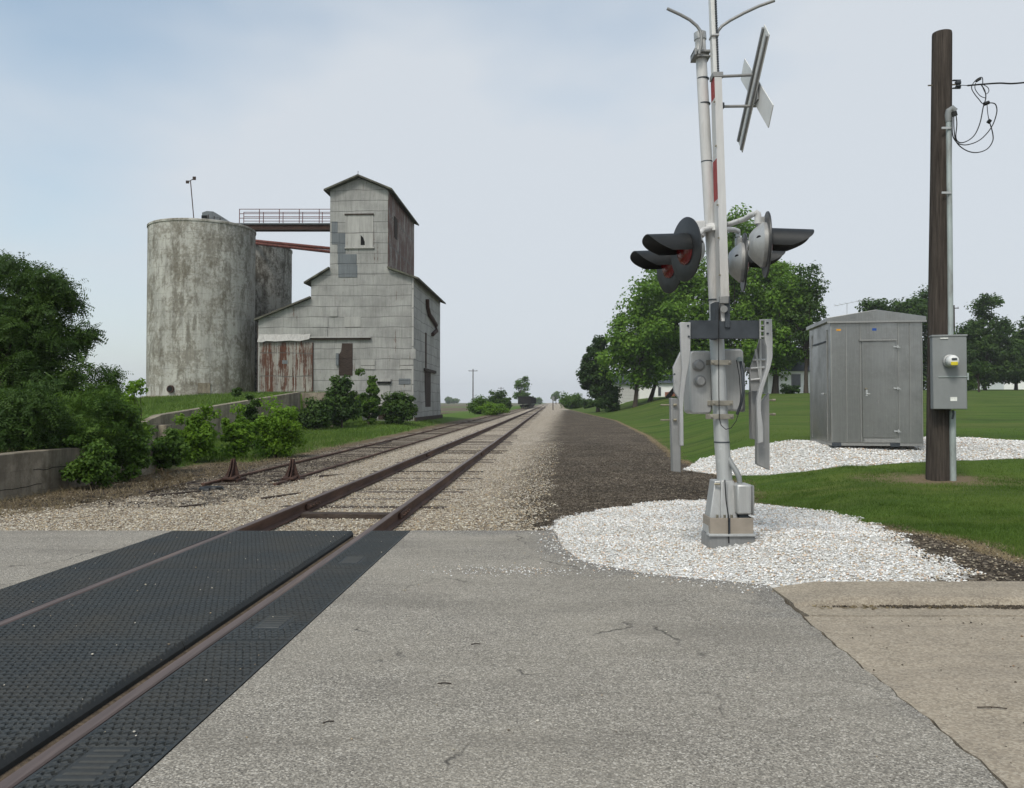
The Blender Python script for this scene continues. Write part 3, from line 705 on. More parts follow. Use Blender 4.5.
b.lathe((0, 0, .0), (0, 0, 1), [(-.9, 4.25), (.50, 4.25), (.53, 3.85)], 96, close=False).build('footing_ring', M['wallc'], s1, smooth=25)
def on_silo(px, py, d): p = W(px, py, d); return p - s1.location
def silo_pt(px, py, r=3.94):
    a = (px-512)/F; # ray hits the cylinder
    cx, cy = s1.location.x, s1.location.y
    A = a*a+1; B = -2*(a*cx+cy); C_ = cx*cx+cy*cy-r*r; y = (-B-math.sqrt(B*B-4*A*C_))/(2*A)
    return Vector((a*y-cx, y-cy, EYE+(402-py)/F*y - s1.location.z))
p = silo_pt(171, 389); n_ = Vector((p.x, p.y, 0)).normalized()
MB().lathe(p-n_*.05, n_, [(0, .27), (.20, .27), (.20, .20), (.02, .20)], 16).build('vent_pipe', M['rust'], s1)
MB().lathe(p+n_*.12, n_, [(0, .19), (.02, .19)], 16).build('vent_mouth', M['black'], s1)
p = silo_pt(204, 388); n_ = Vector((p.x, p.y, 0)).normalized(); rot = Matrix.Rotation(math.atan2(n_.y, n_.x)+math.pi/2, 3, 'Z')
MB().box(p, (.85, .12, .75), rot).build('hatch', M['wallc'], s1, smooth=0)
# arched metal housing on the roof of the nearer silo
b = MB(); hw = [W(204, 219, 62.2), W(233, 219, 62.2)]; z0 = 14.9
x0, x1 = (203.5-512)/F*62.2, (233-512)/F*62.2
arc = [(x0, z0), (x0, z0+.82), (x0+.35, z0+.94), (x0+.85, z0+.90), (x0+1.4, z0+.58), (x0+1.9, z0+.2), (x1, z0)]
b.prism([(x, 61.6, z) for x, z in arc], (0, 2.2, 0)); hb = b.build('roof_hood', M['tin_patch'], s1, s1.location, smooth=0)
for i in (1, 2, 3): MB().bb(x0+.45*i, x0+.45*i+.05, 61.56, 61.6, z0, z0+.66-.12*max(0, i-1)).build('hood_rib', M['darkwood'], hb, s1.location, smooth=0)
MB().bb(x0-.03, x0+.4, 61.57, 61.59, z0, z0+.6).build('hood_opening', M['black'], hb, s1.location, smooth=0)
# weather vane on the silo
q0 = Vector(((193-512)/F*62, 62, 14.8)); q1 = W(190.5, 181, 62)
wv = thing('weather_vane', 'thin mast with a small wind vane standing on the nearer silo', 'weather vane', q0)
MB().tube([q0, q1], .035, 6).build('mast', M['rust'], wv, q0)
b = MB(); b.tube([W(187, 182.5, 62), W(195, 178, 62)], .03, 6); b.box(W(187.5, 182, 62), (.24, .05, .22)); b.box(W(194.3, 178.3, 62), (.24, .05, .26)); b.build('vane', M['darkwood'], wv, q0, smooth=0)
# conveyor bridge with handrails between silo and tower
q0 = Vector((-20.9, 64.5, 14.4)); cb = thing('conveyor_bridge', 'brown overhead conveyor bridge with handrails from the silo roof to the tower', 'conveyor bridge', q0)
xa, xb = -21.8, -13.1
def brk(x, d, z0, z1, w, name, mat, par=None): return MB().bb(x[0], x[1], d-w/2, d+w/2, z0, z1).build(name, M[mat], par or cb, q0, smooth=0)
brk((xa, xb), 64.6, 14.98, 15.36, .9, 'box_girder', 'rust'); brk((xa, xb), 64.6, 15.363, 15.46, 1.15, 'walkway', 'tin_patch'); brk((xa, xb), 64.08, 14.92, 14.98, .12, 'edge_angle', 'darkwood')
for d in (64.08, 65.12):
    hr = MB()
    for z in (15.85, 16.2, 16.56): hr.tube([(xa+.4, d, z), (xb, d, z)], .028, 6)
    o = hr.build('handrail', M['rust_red'], cb, q0)
    for i in range(6):
        x = xa+.4 + i*(xb-xa-.4)/5.3; MB().tube([(x, d, 15.43), (x, d, 16.58)], .03, 6).build('post', M['rust_red'], o, q0)
q0 = Vector((-21, 69, 15)); gp = thing('grain_pipe', 'red brown sloping double grain pipe below the conveyor bridge', 'grain pipe', q0)
for k, dz in enumerate((0, -.42)):
    MB().tube([W(246, 240+k*2.2, 69), W(331, 248.5+k*3.4, 67)], .13, 8).build('pipe', M['rust_red'], gp, q0)

# ------------------------------------------------------------------ retaining walls
def wall_run(name, label, pts, th, zlow, mat='wallc', group=None, jag=0):
    # pts: (x, y, ztop)
    b = MB(); n = len(pts); vs = []
    for i, (x, y, z) in enumerate(pts):
        a = Vector(pts[max(i-1, 0)][:2]); c = Vector(pts[min(i+1, n-1)][:2]); d = (c-a).normalized(); nn = Vector((-d.y, d.x))*th
        z += jag*math.sin(i*2.3)*.5
        vs += [(x, y, zlow), (x, y, z), (x+nn.x, y+nn.y, z), (x+nn.x, y+nn.y, zlow)]
    fs = []
    for i in range(n-1):
        for j in range(4): j2 = (j+1) % 4; fs.append((i*4+j, i*4+j2, i*4+4+j2, i*4+4+j))
    fs += [(0, 1, 2, 3), tuple(range(n*4-4, n*4))]
    b.add(vs, fs); p = pts[n//2]
    o = b.build(name, M[mat], None, (p[0], p[1], zlow), smooth=0, bevel=.015); tag(o, label, 'wall', group); return o
pts = [(xc(y)-7.05, y, .47 + .012*math.sin(y*1.3)) for y in np.arange(4, 21.3, .6)]
w1 = wall_run('retaining_wall', 'low cracked tan concrete retaining wall under the dark trees at the left', pts, .32, -.7)
# cracks and a rust stain of the near wall
b = MB(); rr = random.Random(2)
for (ya, yb, z) in ((15.6, 18.6, .12), (13.9, 15.9, -.16)):
    pp = [(xc(y)-7.046, y, z + rr.uniform(-.015, .015)) for y in np.arange(ya, yb, .15)]; b.tube(pp, .006, 4)
b.build('crack', M['black'], w1, w1.location)
MB().prism([(xc(17)-7.046, 16.96, .20), (xc(17)-7.046, 17.10, .17), (xc(17)-7.046, 17.12, -.02), (xc(17)-7.046, 17.04, -.12), (xc(17)-7.046, 16.99, -.05)], (.004, 0, 0)).build('rust_stain', M['rust_red'], w1, w1.location, smooth=0)
y1s = np.arange(31.6, 52.4, .8)
pts = [(xc(y)-12.98, y, (np.interp(y, [31.6, 32.6, 33.2, 52], [.55, .80, .90, 2.07]))) for y in y1s]
w2 = wall_run('retaining_wall', 'sloping concrete retaining wall holding the grass bank in front of the silo', pts, .35, -.7)
MB().bb(xc(33)-12.96, xc(33)-12.6, 32.8, 33.4, -.6, .5).build('buttress', M['wallc'], w2, w2.location, smooth=0, bevel=.02)
q = [(x, 52.6, 2.03) for x in np.linspace(-11.5, -13.6, 5)]
dk_ = wall_run('loading_dock', 'short grey concrete dock wall in front of the rusty sliding door', q, -.35, -.5)
b = MB(); b.prism([(-11.5, 52.96, -.5), (-11.85, 52.96, -.5), (-11.85, 52.96, 2.03), (-11.5, 52.96, 2.03)], (.0476*7, 7, 0)); b.build('side_wall', M['wallc'], dk_, dk_.location, smooth=0)
pts = [(xc(y)-13.0 + .9*ss(y, 31.6, 24), y, .18) for y in np.arange(24.5, 31.8, .8)]
wall_run('retaining_wall', 'low broken concrete slab wall between the shrubs below the grass bank', pts, .5, -.6)

# ------------------------------------------------------------------ foliage
def unit(v): return v/np.maximum(np.linalg.norm(v, axis=-1, keepdims=True), 1e-9)
def leaf_quads(c, nrm, tan, ln, wd, rnd, name, mat, parent):
    n = len(c); nrm = unit(nrm); tan = unit(tan - nrm*(tan*nrm).sum(-1, keepdims=True)); bi = np.cross(nrm, tan)
    ln = np.broadcast_to(ln, (n,))[:, None]; wd = np.broadcast_to(wd, (n,))[:, None]
    v = np.stack([c - tan*ln*.5, c + bi*wd*.5 - tan*ln*.05, c + tan*ln*.5 - nrm*ln*.12, c - bi*wd*.5 - tan*ln*.05], 1).reshape(-1, 3)
    f = np.arange(4*n).reshape(n, 4)
    return np_mesh(name, v, f, mat, {'rnd': np.repeat(np.clip(rnd, 0, 1), 4)}, False, parent)
def clump_leaves(rng, centers, radii, per, size, up=.5, squash=.75, spray=0, droop=.25):
    n = len(centers); ci = np.repeat(np.arange(n), per); N = len(ci)
    d = unit(rng.normal(size=(N, 3))); rr_ = rng.random(N)**.45
    r = radii[ci][:, None]*rr_[:, None]
    p = centers[ci] + d*r*np.array([1, 1, squash])
    nrm = d*.7 + rng.normal(size=(N, 3))*.55 + np.array([0, 0, up*1.3])
    tan = rng.normal(size=(N, 3)) + d*.8; tan[:, 2] -= droop
    cr = rng.random(n); rnd = .45*rng.random(N) + .40*cr[ci] + .15*(d[:, 2]*.5+.5)  # leaf tone: random, plus colour painted lighter towards each clump's top
    if spray:
        tw = unit(tan)*1.0; nn = unit(nrm); s = np.cross(tw, nn); s = unit(s)
        k = spray; t = np.tile(np.arange(k)//2/(k/2.0), N); sd = np.tile(np.where(np.arange(k) % 2, 1.0, -1.0), N)
        P = np.repeat(p, k, 0) + np.repeat(tw, k, 0)*(t*size*3.6)[:, None] + np.repeat(s, k, 0)*(sd*size*.55)[:, None]
        P[:, 2] -= (t**2)*size*.7
        T = np.repeat(s, k, 0)*sd[:, None] + np.repeat(tw, k, 0)*.35
        return P, np.repeat(nn, k, 0) + rng.normal(size=(N*k, 3))*.22, T, size*rng.uniform(.8, 1.2, N*k), size*rng.uniform(.34, .46, N*k), np.repeat(rnd, k)
    return p, nrm, tan, size*rng.uniform(.7, 1.3, N), size*rng.uniform(.5, .9, N), rnd
def crown_centers(rng, ells, n, shell=.55):
    # ells: list of (cx,cy,cz,rx,ry,rz); fills them with clump centres, more towards the outside
    w = np.array([e[3]*e[4]*e[5] for e in ells])**.8; w = w/w.sum(); out = []
    for e, k in zip(ells, (w*n).astype(int)+1):
        d = unit(rng.normal(size=(k, 3))); r = shell + (1-shell)*rng.random(k)**.8; inner = rng.random(k) < .28; r = np.where(inner, r*.6, r)
        r = r*(1 + .16*np.sin(d[:, 0]*5+e[0]) * np.cos(d[:, 2]*6+e[1]))
        out.append(np.array(e[:3]) + d*r[:, None]*np.array(e[3:]))
    return np.vstack(out)
def limbs(b, rng, base, centers, r0, hfork, nl=9, m=0):
    base = Vector(base); top = Vector(centers.mean(0)); fork = Vector((base.x + (top.x-base.x)*.25, base.y, base.z+hfork))
    b.tube([base - Vector((0, 0, .3)), base + Vector((0, 0, .05)), base.lerp(fork, .35), fork], [r0*1.5, r0*1.15, r0*.9, r0*.75], 10)
    far_ = centers[rng.choice(len(centers), min(nl, len(centers)), replace=False)]
    for c in far_:
        c = Vector(c); mid = fork.lerp(c, .45) + Vector((rng.normal()*.05, rng.normal()*.05, .12))*(c-fork).length
        b.tube([fork - Vector((0, 0, hfork*.15)), fork.lerp(mid, .5), mid, c], [r0*.5, r0*.4, r0*.25, r0*.07], 6)
        for k in range(2):
            c2 = Vector(centers[rng.integers(len(centers))])
            if (c2-mid).length < (c-fork).length*.8: b.tube([mid, mid.lerp(c2, .5)+Vector((0, 0, .05)), c2], [r0*.22, r0*.12, r0*.04], 5)
def tree(name, label, cat, base, ells, nclump, cr, per, size, mat, r0=.25, hfork=2, seed=1, group=None, spray=0, nl=10, trunk=True, shell=.55, up=.5, squash=.75, kind='trunk'):
    rng = np.random.default_rng(seed); t = thing(name, label, cat, base, 0, group); o3 = np.array(base)
    cs = crown_centers(rng, [(e[0]-base[0], e[1]-base[1], e[2]-base[2], *e[3:]) for e in ells], nclump, shell)
    rad = cr*rng.uniform(.6, 1.3, len(cs))
    p, nr, tn, ln, wd, rn_ = clump_leaves(rng, cs, rad, per, size, up, squash, spray)
    leaf_quads(p, nr, tn, ln, wd, rn_, 'crown' if kind == 'trunk' else 'foliage', M[mat], t)
    b = MB(); limbs(b, rng, (0, 0, 0), cs, r0, hfork, nl); b.build(kind, M['bark'], t, smooth=60, fix=False)
    return t
def pe(px, py, d, rx, ry, rz):          # ellipsoid centred at a pixel at distance d, radii in pixels / metres in depth
    p = W(px, py, d); return (p.x, p.y, p.z, rx*d/F, ry, rz*d/F)
def shrub(label, px, pytop, pybot, wpx, d, mat='leaf_bright', seed=1, size=.10, n=26, per=60, group=None, spray=0, name='shrub', cat='shrub', dz=None, crm=.34):
    x = (px-512)/F*d; zb = gz(x, d); hz = EYE+(402-pytop)/F*d - zb; rx = wpx*d/F/2
    q_ = random.Random(seed*7+1); e = [(x, d, zb+hz*.40, rx*.80, rx*.7, hz*.40), (x+rx*.1, d, zb+hz*.58, rx*.5, rx*.5, hz*.36)]
    for k in range(5):
        a_ = q_.uniform(-.8, .8); top_ = q_.uniform(.55, 1.0)*(1-.25*abs(a_)); e.append((x+rx*a_*.75, d+q_.uniform(-.4, .4)*rx, zb+hz*top_*.62, rx*q_.uniform(.22, .42), rx*.35, hz*top_*.36))
    for k in range(4):
        a_ = q_.uniform(-.9, .9); e.append((x+rx*a_*.8, d+q_.uniform(-.3, .3)*rx, zb+hz*q_.uniform(.7, .95), rx*.10, rx*.10, hz*.14))
    return tree(name, label, cat, (x, d, zb), e, int(n*1.7), min(rx, hz)*crm*1.0, int(per*1.9), size*1.05, mat, .035*max(1, hz/1.5), hz*.2, seed, group, spray, 7, kind='stem')

# big dark tree at the left, sprays of small leaflets
zb = gz(-12.6, 20.5)
tree('leafy_tree', 'big dark green tree at the left edge, spreading over the low concrete wall', 'tree', (-12.6, 20.5, zb),
     [pe(100, 374, 20.2, 17, .7, 6), pe(84, 332, 20.2, 15, .7, 7), pe(66, 300, 20.3, 16, .7, 8), pe(60, 288, 20.3, 12, .6, 8), pe(12, 262, 20.6, 12, .6, 12), pe(5, 335, 20.5, 58, 2.0, 70), pe(32, 315, 20.2, 34, 1.4, 48), pe(-30, 350, 21, 70, 2, 85), pe(52, 350, 20.0, 32, 1.3, 40), pe(52, 388, 19.8, 40, 1.4, 30), pe(25, 410, 19.6, 70, 1.6, 36), pe(-10, 275, 20.8, 30, 1.0, 26), pe(40, 278, 20.4, 22, .8, 16)],
     250, .36, 52, .085, 'leaf_deep', .16, 1.4, 21, spray=12, nl=26, shell=.40, squash=.6)
gU = 'dark undergrowth behind the low concrete wall'
shrub('dense dark undergrowth at the left edge behind the low concrete wall', 10, 384, 462, 110, 16.4, 'leaf_deep', 22, .065, 46, 20, gU, 10)
shrub('dark undergrowth in the middle behind the low concrete wall', 75, 392, 456, 90, 17.6, 'leaf_mid', 23, .065, 46, 20, gU, 10)
shrub('dark undergrowth farther back filling the gap under the big tree', -10, 350, 450, 130, 21.5, 'leaf_deep', 24, .065, 46, 20, gU, 10)
shrub('dark undergrowth under the right side of the big tree', 100, 378, 448, 60, 20.0, 'leaf_mid', 25, .065, 46, 20, gU, 10)
tree('sapling', 'tall young sapling with light leaves at the right end of the dark tree', 'sapling', (-8.75, 19.2, gz(-8.75, 19.2)),
     [pe(132, 392, 19.0, 9, .3, 12), pe(126, 410, 19.0, 10, .35, 12), pe(137, 384, 19.0, 7, .25, 8), pe(130, 428, 19.0, 14, .4, 12), pe(119, 420, 19.2, 12, .4, 16), pe(138, 437, 18.9, 12, .4, 10)],
     70, .17, 42, .075, 'leaf_bright', .03, .5, 31, None, 0, 12, kind='stem')
shrub('mid green shrub leaning over the end of the low concrete wall', 118, 405, 485, 74, 18.2, 'leaf_mid', 32, .085, 46, 75, crm=.26)
shrub('bright shrub hanging over the face of the low concrete wall', 94, 436, 490, 60, 16.6, 'leaf_mid', 33, .07, 26, 60)
gS = 'bushes in front of the grass bank'
shrub('leafy green bush just right of the low concrete wall end', 163, 430, 476, 50, 20.6, 'leaf_mid', 30, .09, 24, 60, gS)
shrub('round bright green bush on the left below the sloping wall', 196, 411, 468, 50, 24, 'leaf_bright', 34, .10, 34, 60, gS)
shrub('low bright bush in the middle of the row below the sloping wall', 236, 412, 461, 40, 25, 'leaf_bright', 35, .10, 26, 60, gS)
shrub('big bright bush at the right end of the row, in front of the dock wall', 276, 399, 457, 58, 26, 'leaf_bright', 36, .10, 46, 62, gS)
shrub('dark spindly weed standing between the sloping wall and the bright bushes', 252, 392, 440, 26, 30, 'leaf_deep', 37, .11, 18, 45, gS)
gE = 'bushes at the foot of the elevator'
shrub('low dark bush in front of the dock wall at the foot of the elevator', 318, 399, 424, 40, 50.5, 'leaf_deep', 38, .20, 30, 50, gE)
shrub('tall dark bush left of the small door of the elevator', 342, 376, 420, 40, 51.8, 'leaf_deep', 39, .20, 34, 55, gE)
shrub('tallest light tipped bush before the torn opening of the elevator', 369, 369, 418, 26, 55.0, 'leaf_mid', 40, .20, 32, 50, gE)
shrub('round dark bush at the right corner of the elevator', 398, 391, 420, 36, 55.5, 'leaf_deep', 41, .18, 36, 60, gE)
shrub('small weed growing on the grass bank before the nearer silo', 237, 388, 404, 10, 48, 'leaf_deep', 42, .14, 10, 40)

# right-hand trees behind the lawn
gT = 'tall maples along the lawn by the white house'
def big(label, px, d, ells, n, seed, mat='leaf_maple', trunk_px=None, r0=.27, hf=3.2, per=62, size=.36, cr=1.35, group=gT, name='maple_tree', cat='tree'):
    x = ((trunk_px or px)-512)/F*d; zb = gz(x, d)
    return tree(name, label, cat, (x, d, zb), [pe(*e) for e in ells], int(n*1.25), cr*1.12, int(per*2.1), size*1.12, mat, r0, hf, seed, group, 0, 12)
big('dark rounded tree at the left end of the tree row by the tracks', 598, 108, [(597, 368, 108, 15, 2.2, 27), (599, 349, 108, 9, 1.6, 13), (600, 386, 108, 16, 2.2, 14), (588, 374, 108, 8, 1.8, 16)], 110, 51, 'leaf_dark', per=60, size=.30, cr=.75, hf=1.5)
big('leafy maple left of the crossing signal, first with a bare trunk', 640, 98, [(645, 335, 98, 36, 4, 44), (632, 352, 98, 28, 4, 28), (655, 300, 98, 28, 4, 22), (640, 372, 98, 30, 3, 12)], 120, 52, trunk_px=635)
big('tall maple whose crown rises behind the left signal lights', 680, 102, [(680, 310, 102, 40, 4.5, 52), (672, 275, 102, 26, 3.5, 22), (690, 350, 102, 42, 4, 34)], 140, 53, trunk_px=650)
big('tallest maple behind the signal mast, crown reaching above the right lights', 735, 104, [(735, 300, 104, 44, 5, 66), (738, 240, 104, 24, 3.5, 30), (762, 290, 104, 34, 4, 46), (720, 350, 104, 46, 4, 36)], 190, 54, trunk_px=668)
big('broad maple right of the signal mast before the white house', 775, 100, [(782, 320, 100, 36, 4.5, 48), (795, 300, 100, 22, 3.5, 32), (772, 355, 100, 40, 4, 24)], 130, 55, trunk_px=775, r0=.42)
big('thin sparse tree beside the metal shelter with sky showing through', 812, 97, [(808, 296, 97, 20, 2.5, 34), (800, 330, 97, 24, 3, 26)], 70, 56, 'leaf_deep', trunk_px=806, per=24, size=.30, cr=1.0)
big('stout short maple under the tall crowns, fourth trunk from the tracks', 690, 112, [(690, 345, 112, 30, 3, 30)], 50, 57, trunk_px=678, r0=.35, hf=2.4)
gR = 'trees beyond the lawn right of the utility pole'
def rt(label, px, d, ells, n, seed, mat, **k): return big(label, px, d, ells, n, seed, mat, group=gR, name=k.pop('name', 'lawn_tree'), **k)
rt('dark branching tree rising behind the roof of the metal shelter', 885, 128, [(885, 312, 128, 26, 3, 13), (872, 306, 128, 12, 2, 8), (905, 316, 128, 24, 3, 12)], 55, 61, 'leaf_deep', per=34, size=.42, r0=.3, hf=8)
rt('dark tall tree between the metal shelter and the utility pole', 922, 132, [(922, 335, 132, 17, 3, 42), (915, 312, 132, 22, 3, 14), (925, 372, 132, 12, 2.5, 24)], 90, 62, 'leaf_deep', per=36, size=.40, hf=4)
rt('pointed tall conifer like tree right of the meter box', 985, 125, [(984, 308, 125, 11, 2.0, 15), (985, 332, 125, 22, 3, 20), (988, 358, 125, 34, 3.5, 24), (963, 352, 125, 18, 3, 26), (980, 374, 125, 28, 3, 10)], 180, 63, 'leaf_deep', per=50, size=.36, hf=2.5, cr=1.1)
rt('dark spreading tree cut by the right edge of the picture', 1016, 130, [(1018, 355, 130, 26, 3.5, 22), (1030, 345, 130, 22, 3.5, 28), (1000, 366, 130, 24, 3, 15), (1012, 374, 130, 26, 3, 9)], 130, 64, 'leaf_deep', size=.38, hf=2.5, cr=1.1)
rt('small young tree with a thin brown trunk on the far lawn', 976, 96, [(972, 374, 96, 9, 1.2, 9), (980, 368, 96, 8, 1.2, 8)], 18, 65, 'leaf_deep', trunk_px=979, size=.25, cr=.6, r0=.12, hf=1.8, per=40)
shrub('low flowering shrub under the trees by the far lawn', 966, 379, 390, 22, 118, 'leaf_mid', 66, .25, 18, 50)
shrub('dark clipped bush at the corner of the white garage', 609, 388, 403, 26, 100, 'leaf_dark', 67, .22, 30, 60)
shrub('low dark hedge plant in front of the white house window', 790, 385, 394, 24, 94, 'leaf_dark', 68, .2, 18, 45)
shrub('dark shrub near the maple trunks, partly behind the gate arm bracket', 690, 388, 404, 26, 96, 'leaf_dark', 69, .22, 22, 50)
# bushes and trees along the line, far away
gF = 'bushes along the far siding'
shrub('wide green bush nearest the elevator on the far siding bank', 480, 396, 410, 34, 118, 'leaf_mid', 71, .26, 34, 45, gF)
shrub('taller dark bush in the middle of the far siding bank', 496, 391, 409, 22, 132, 'leaf_deep', 72, .28, 26, 45, gF)
shrub('small dark bush next to the parked rail cars', 506, 397, 408, 14, 150, 'leaf_deep', 73, .28, 20, 45, gF)
shrub('low light weeds by the siding before the rail cars', 492, 403, 412, 36, 108, 'leaf_bright', 74, .2, 26, 45, gF)
big('slender loose tree standing behind the dark rail cars', 523, 255, [(525, 383, 255, 4, 1.6, 6), (519, 384, 255, 3.5, 1.6, 5), (522, 395, 255, 9, 2.4, 5)], 36, 75, 'leaf_mid', per=14, size=.6, cr=1.2, group=None, name='slender_tree', trunk_px=523)
shrub('round green bush far down the line on the right side', 573, 394, 407, 30, 170, 'leaf_mid', 76, .35, 34, 45)
shrub('dark bush beside the path, right of the far round bush', 590, 399, 407, 18, 150, 'leaf_deep', 77, .35, 16, 40)
big('pale distant tree at the end of the tracks', 556, 520, [(556, 397, 520, 3.4, 2, 4.5)], 16, 78, 'leaf_mid', per=24, size=1.2, cr=1.5, group=None, name='distant_tree', hf=2)
for i, (px, d, w, h, lab) in enumerate([(452, 800, 9, 4, 'hazy clump of distant trees right of the elevator wall'), (120, 760, 24, 5, 'hazy row of distant trees seen left of the nearer silo'), (535, 640, 8, 4, 'hazy distant tree clump above the rail cars'), (570, 700, 12, 4, 'hazy distant trees above the far round bush')]):
    big(lab, px, d, [(px-w*.3, 402-h*.4, d, w*.5, 6, h*.6), (px+w*.3, 402-h*.3, d, w*.4, 6, h*.45)], 30, 80+i, 'leaf_mid', per=24, size=1.6, cr=2.2, group=None, name='tree_clump', cat='distant trees', hf=2)

# ------------------------------------------------------------------ far things
# parked dark rail cars on the siding
for i in range(4):
    y0 = 200 + i*19.2
    t = thing('rail_car', ['dark open rail car nearest the camera on the far siding', 'second dark rail car in the far string on the siding', 'third dark rail car in the far string on the siding', 'farthest dark rail car in the string on the siding'][i], 'rail car', (xc(y0)-3.75, y0, -.2), ANG, 'dark rail cars parked on the siding')
    b = MB(); b.bb(-1.5, 1.5, 0, 17, 1.1, 2.95); b.bb(-1.56, 1.56, -.05, 17.05, 2.86, 3.0)
    for k in range(12): b.bb(-1.57, 1.57, .3+k*1.45, .45+k*1.45, 1.15, 2.86)
    b.build('body', M['carbody'], t, smooth=0)
    for y in (2.4, 14.6):
        b = MB(); b.bb(-1.15, 1.15, y-1.3, y+1.3, .45, .85)
        for dy in (-.85, .85):
            for sx_ in (-.75, .75): b.lathe((sx_-.07, y+dy, .46), (1, 0, 0), [(0, .45), (.14, .45)], 14)
        b.build('bogie', M['carbody'], t, smooth=0)
    MB().bb(-.16, .16, -.55, 0, .75, 1.0).build('coupler', M['carbody'], t, smooth=0)
def far_pole(px, d, ytop, label, arm=2.4, name='utility_pole'):
    x = (px-512)/F*d; zb = gz(x, d); zt = EYE+(402-ytop)/F*d
    t = thing(name, label, 'utility pole', (x, d, zb), 0, 'utility poles across the fields')
    MB().tube([(0, 0, -.3), (0, 0, zt-zb)], [.17, .12], 8).build('pole', M['pole'], t)
    b = MB(); b.box((0, 0, zt-zb-.5), (arm, .12, .14)); o = b.build('crossarm', M['pole'], t, smooth=0)
    for q in (-.45, 0, .45): MB().lathe((q*arm*.95, 0, zt-zb-.43), (0, 0, 1), [(0, .05), (.12, .07), (.2, .04)], 8).build('insulator', M['alu_dull'], o)
    return Vector((x, d, zt-.3))
pA = far_pole(473, 215, 369, 'grey pole with a crossarm standing over the bushes right of the elevator')
pB = far_pole(501, 330, 387, 'small far pole over the bush tops next to the rail cars')
pC = far_pole(955, 138, 305, 'thin brown pole among the trees right of the meter pole', 1.6)
t = thing('line_sign', 'narrow dark marker post at the far end beside the tracks', 'marker post', (W(553, 402, 150).x, 150, 0))
MB().tube([(0, 0, -.3), (0, 0, 2.3)], .09, 6).build('post', M['darkwood'], t); MB().box((0, -.1, 2.1), (.45, .05, .7)).build('plate', M['alu_dull'], t, smooth=0)
def wire(pts, sag, r, label, n=16):
    a, b_ = Vector(pts[0]), Vector(pts[1]); P = [a.lerp(b_, i/n) - Vector((0, 0, sag*4*(i/n)*(1-i/n))) for i in range(n+1)]
    m = MB(); m.tube([p-a for p in P], r, 4); o = m.build('wire', M['cable'], None, (0, 0, 0)); o.location = a; tag(o, label, 'wire'); return o
# garage and house behind the maples
def house(name, label, x0, x1, d0, d1, zb, hw, roofh, ridge='x'):
    t = thing(name, label, 'house', (x0, d0, zb)); w = x1-x0; dp = d1-d0
    MB().bb(0, w, 0, dp, -.6, hw).build('wall', M['siding'], t, smooth=0)
    b = MB()
    b.prism([(-.3, -.45, hw-.05), (-.3, dp/2, hw+roofh), (-.3, dp+.45, hw-.05)], (w+.6, 0, 0)); b.build('roof', M['slate'], t, smooth=0); return t
x0, x1 = (612-512)/F*122, (652-512)/F*122; zb = EYE + .0
ga = house('garage', 'small white garage with a closed door behind the maple trunks', x0, x1, 122, 129, zb, 2.75, 1.4)
a, c = (619-612)/F*122, (639-612)/F*122
dd = MB().bb(a, c, -.05, 0, 0, 2.15).build('garage_door', M['white'], ga, smooth=0)
for k in range(4): MB().bb(a, c, -.056, -.05, .5*k+.48, .5*k+.5).build('panel_joint', M['alu_dull'], dd, smooth=0)
x0, x1 = (655-512)/F*132, (712-512)/F*132
h1 = house('house', 'white and brick house seen between the maple trunks', x0, x1, 132, 142, zb+.1, 3.0, 2.0)
MB().bb(1.6, 4.0, -.12, 0, 0, 1.5).build('brick_facing', M['brick'], h1, smooth=0); MB().bb(4.3, 6.2, -.12, 0, 0, 2.9).build('brick_facing', M['brick'], h1, smooth=0)
MB().bb(.5, .95, -.06, 0, .9, 2.3).build('window', M['window'], h1, smooth=0)
x0, x1 = (768-512)/F*100, (872-512)/F*100; zb2 = EYE + 10/F*100
h2 = house('house', 'white clapboard house with a dark window left of the metal shelter', x0, x1, 100, 108, zb2, 2.6, 1.7)
def hx(px): return (px-768)/F*100
wn = MB().bb(hx(792), hx(800), -.07, 0, (392-386)/F*100, (392-374.5)/F*100).build('window', M['window'], h2, smooth=0)
MB().bb(hx(791.2), hx(800.8), -.05, 0, (392-386.8)/F*100, (392-373.8)/F*100).build('frame', M['alu_dull'], wn, smooth=0)
for k in range(16): MB().bb(0, x1-x0, -.022, 0, .16*k+.02, .16*k+.04).build('lap_board', M['signback'], h2, smooth=0)
ant = thing('tv_antenna', 'thin rooftop television antenna above the metal shelter', 'antenna', W(847, 360, 103))
q = W(847, 303, 103) - ant.location; MB().tube([(0, 0, -.5), q], .035, 6).build('mast', M['galv'], ant)
b = MB(); b.tube([W(834, 306, 103)-ant.location, W(864, 300, 103)-ant.location], .03, 5)
for k, px in enumerate((836, 841, 846, 852, 857)): c = W(px, 305.6-(px-834)*.2, 103)-ant.location; b.tube([c-Vector((.25, 1.2-.1*k, .25)), c+Vector((.25, 1.2-.1*k, .25))], .02, 5)
b.build('aerial', M['galv'], ant)
x0 = (1004-512)/F*150
house('house', 'low pale building at the right edge under the spreading tree', x0, x0+14, 150, 158, EYE+15/F*150, 1.9, 1.2)

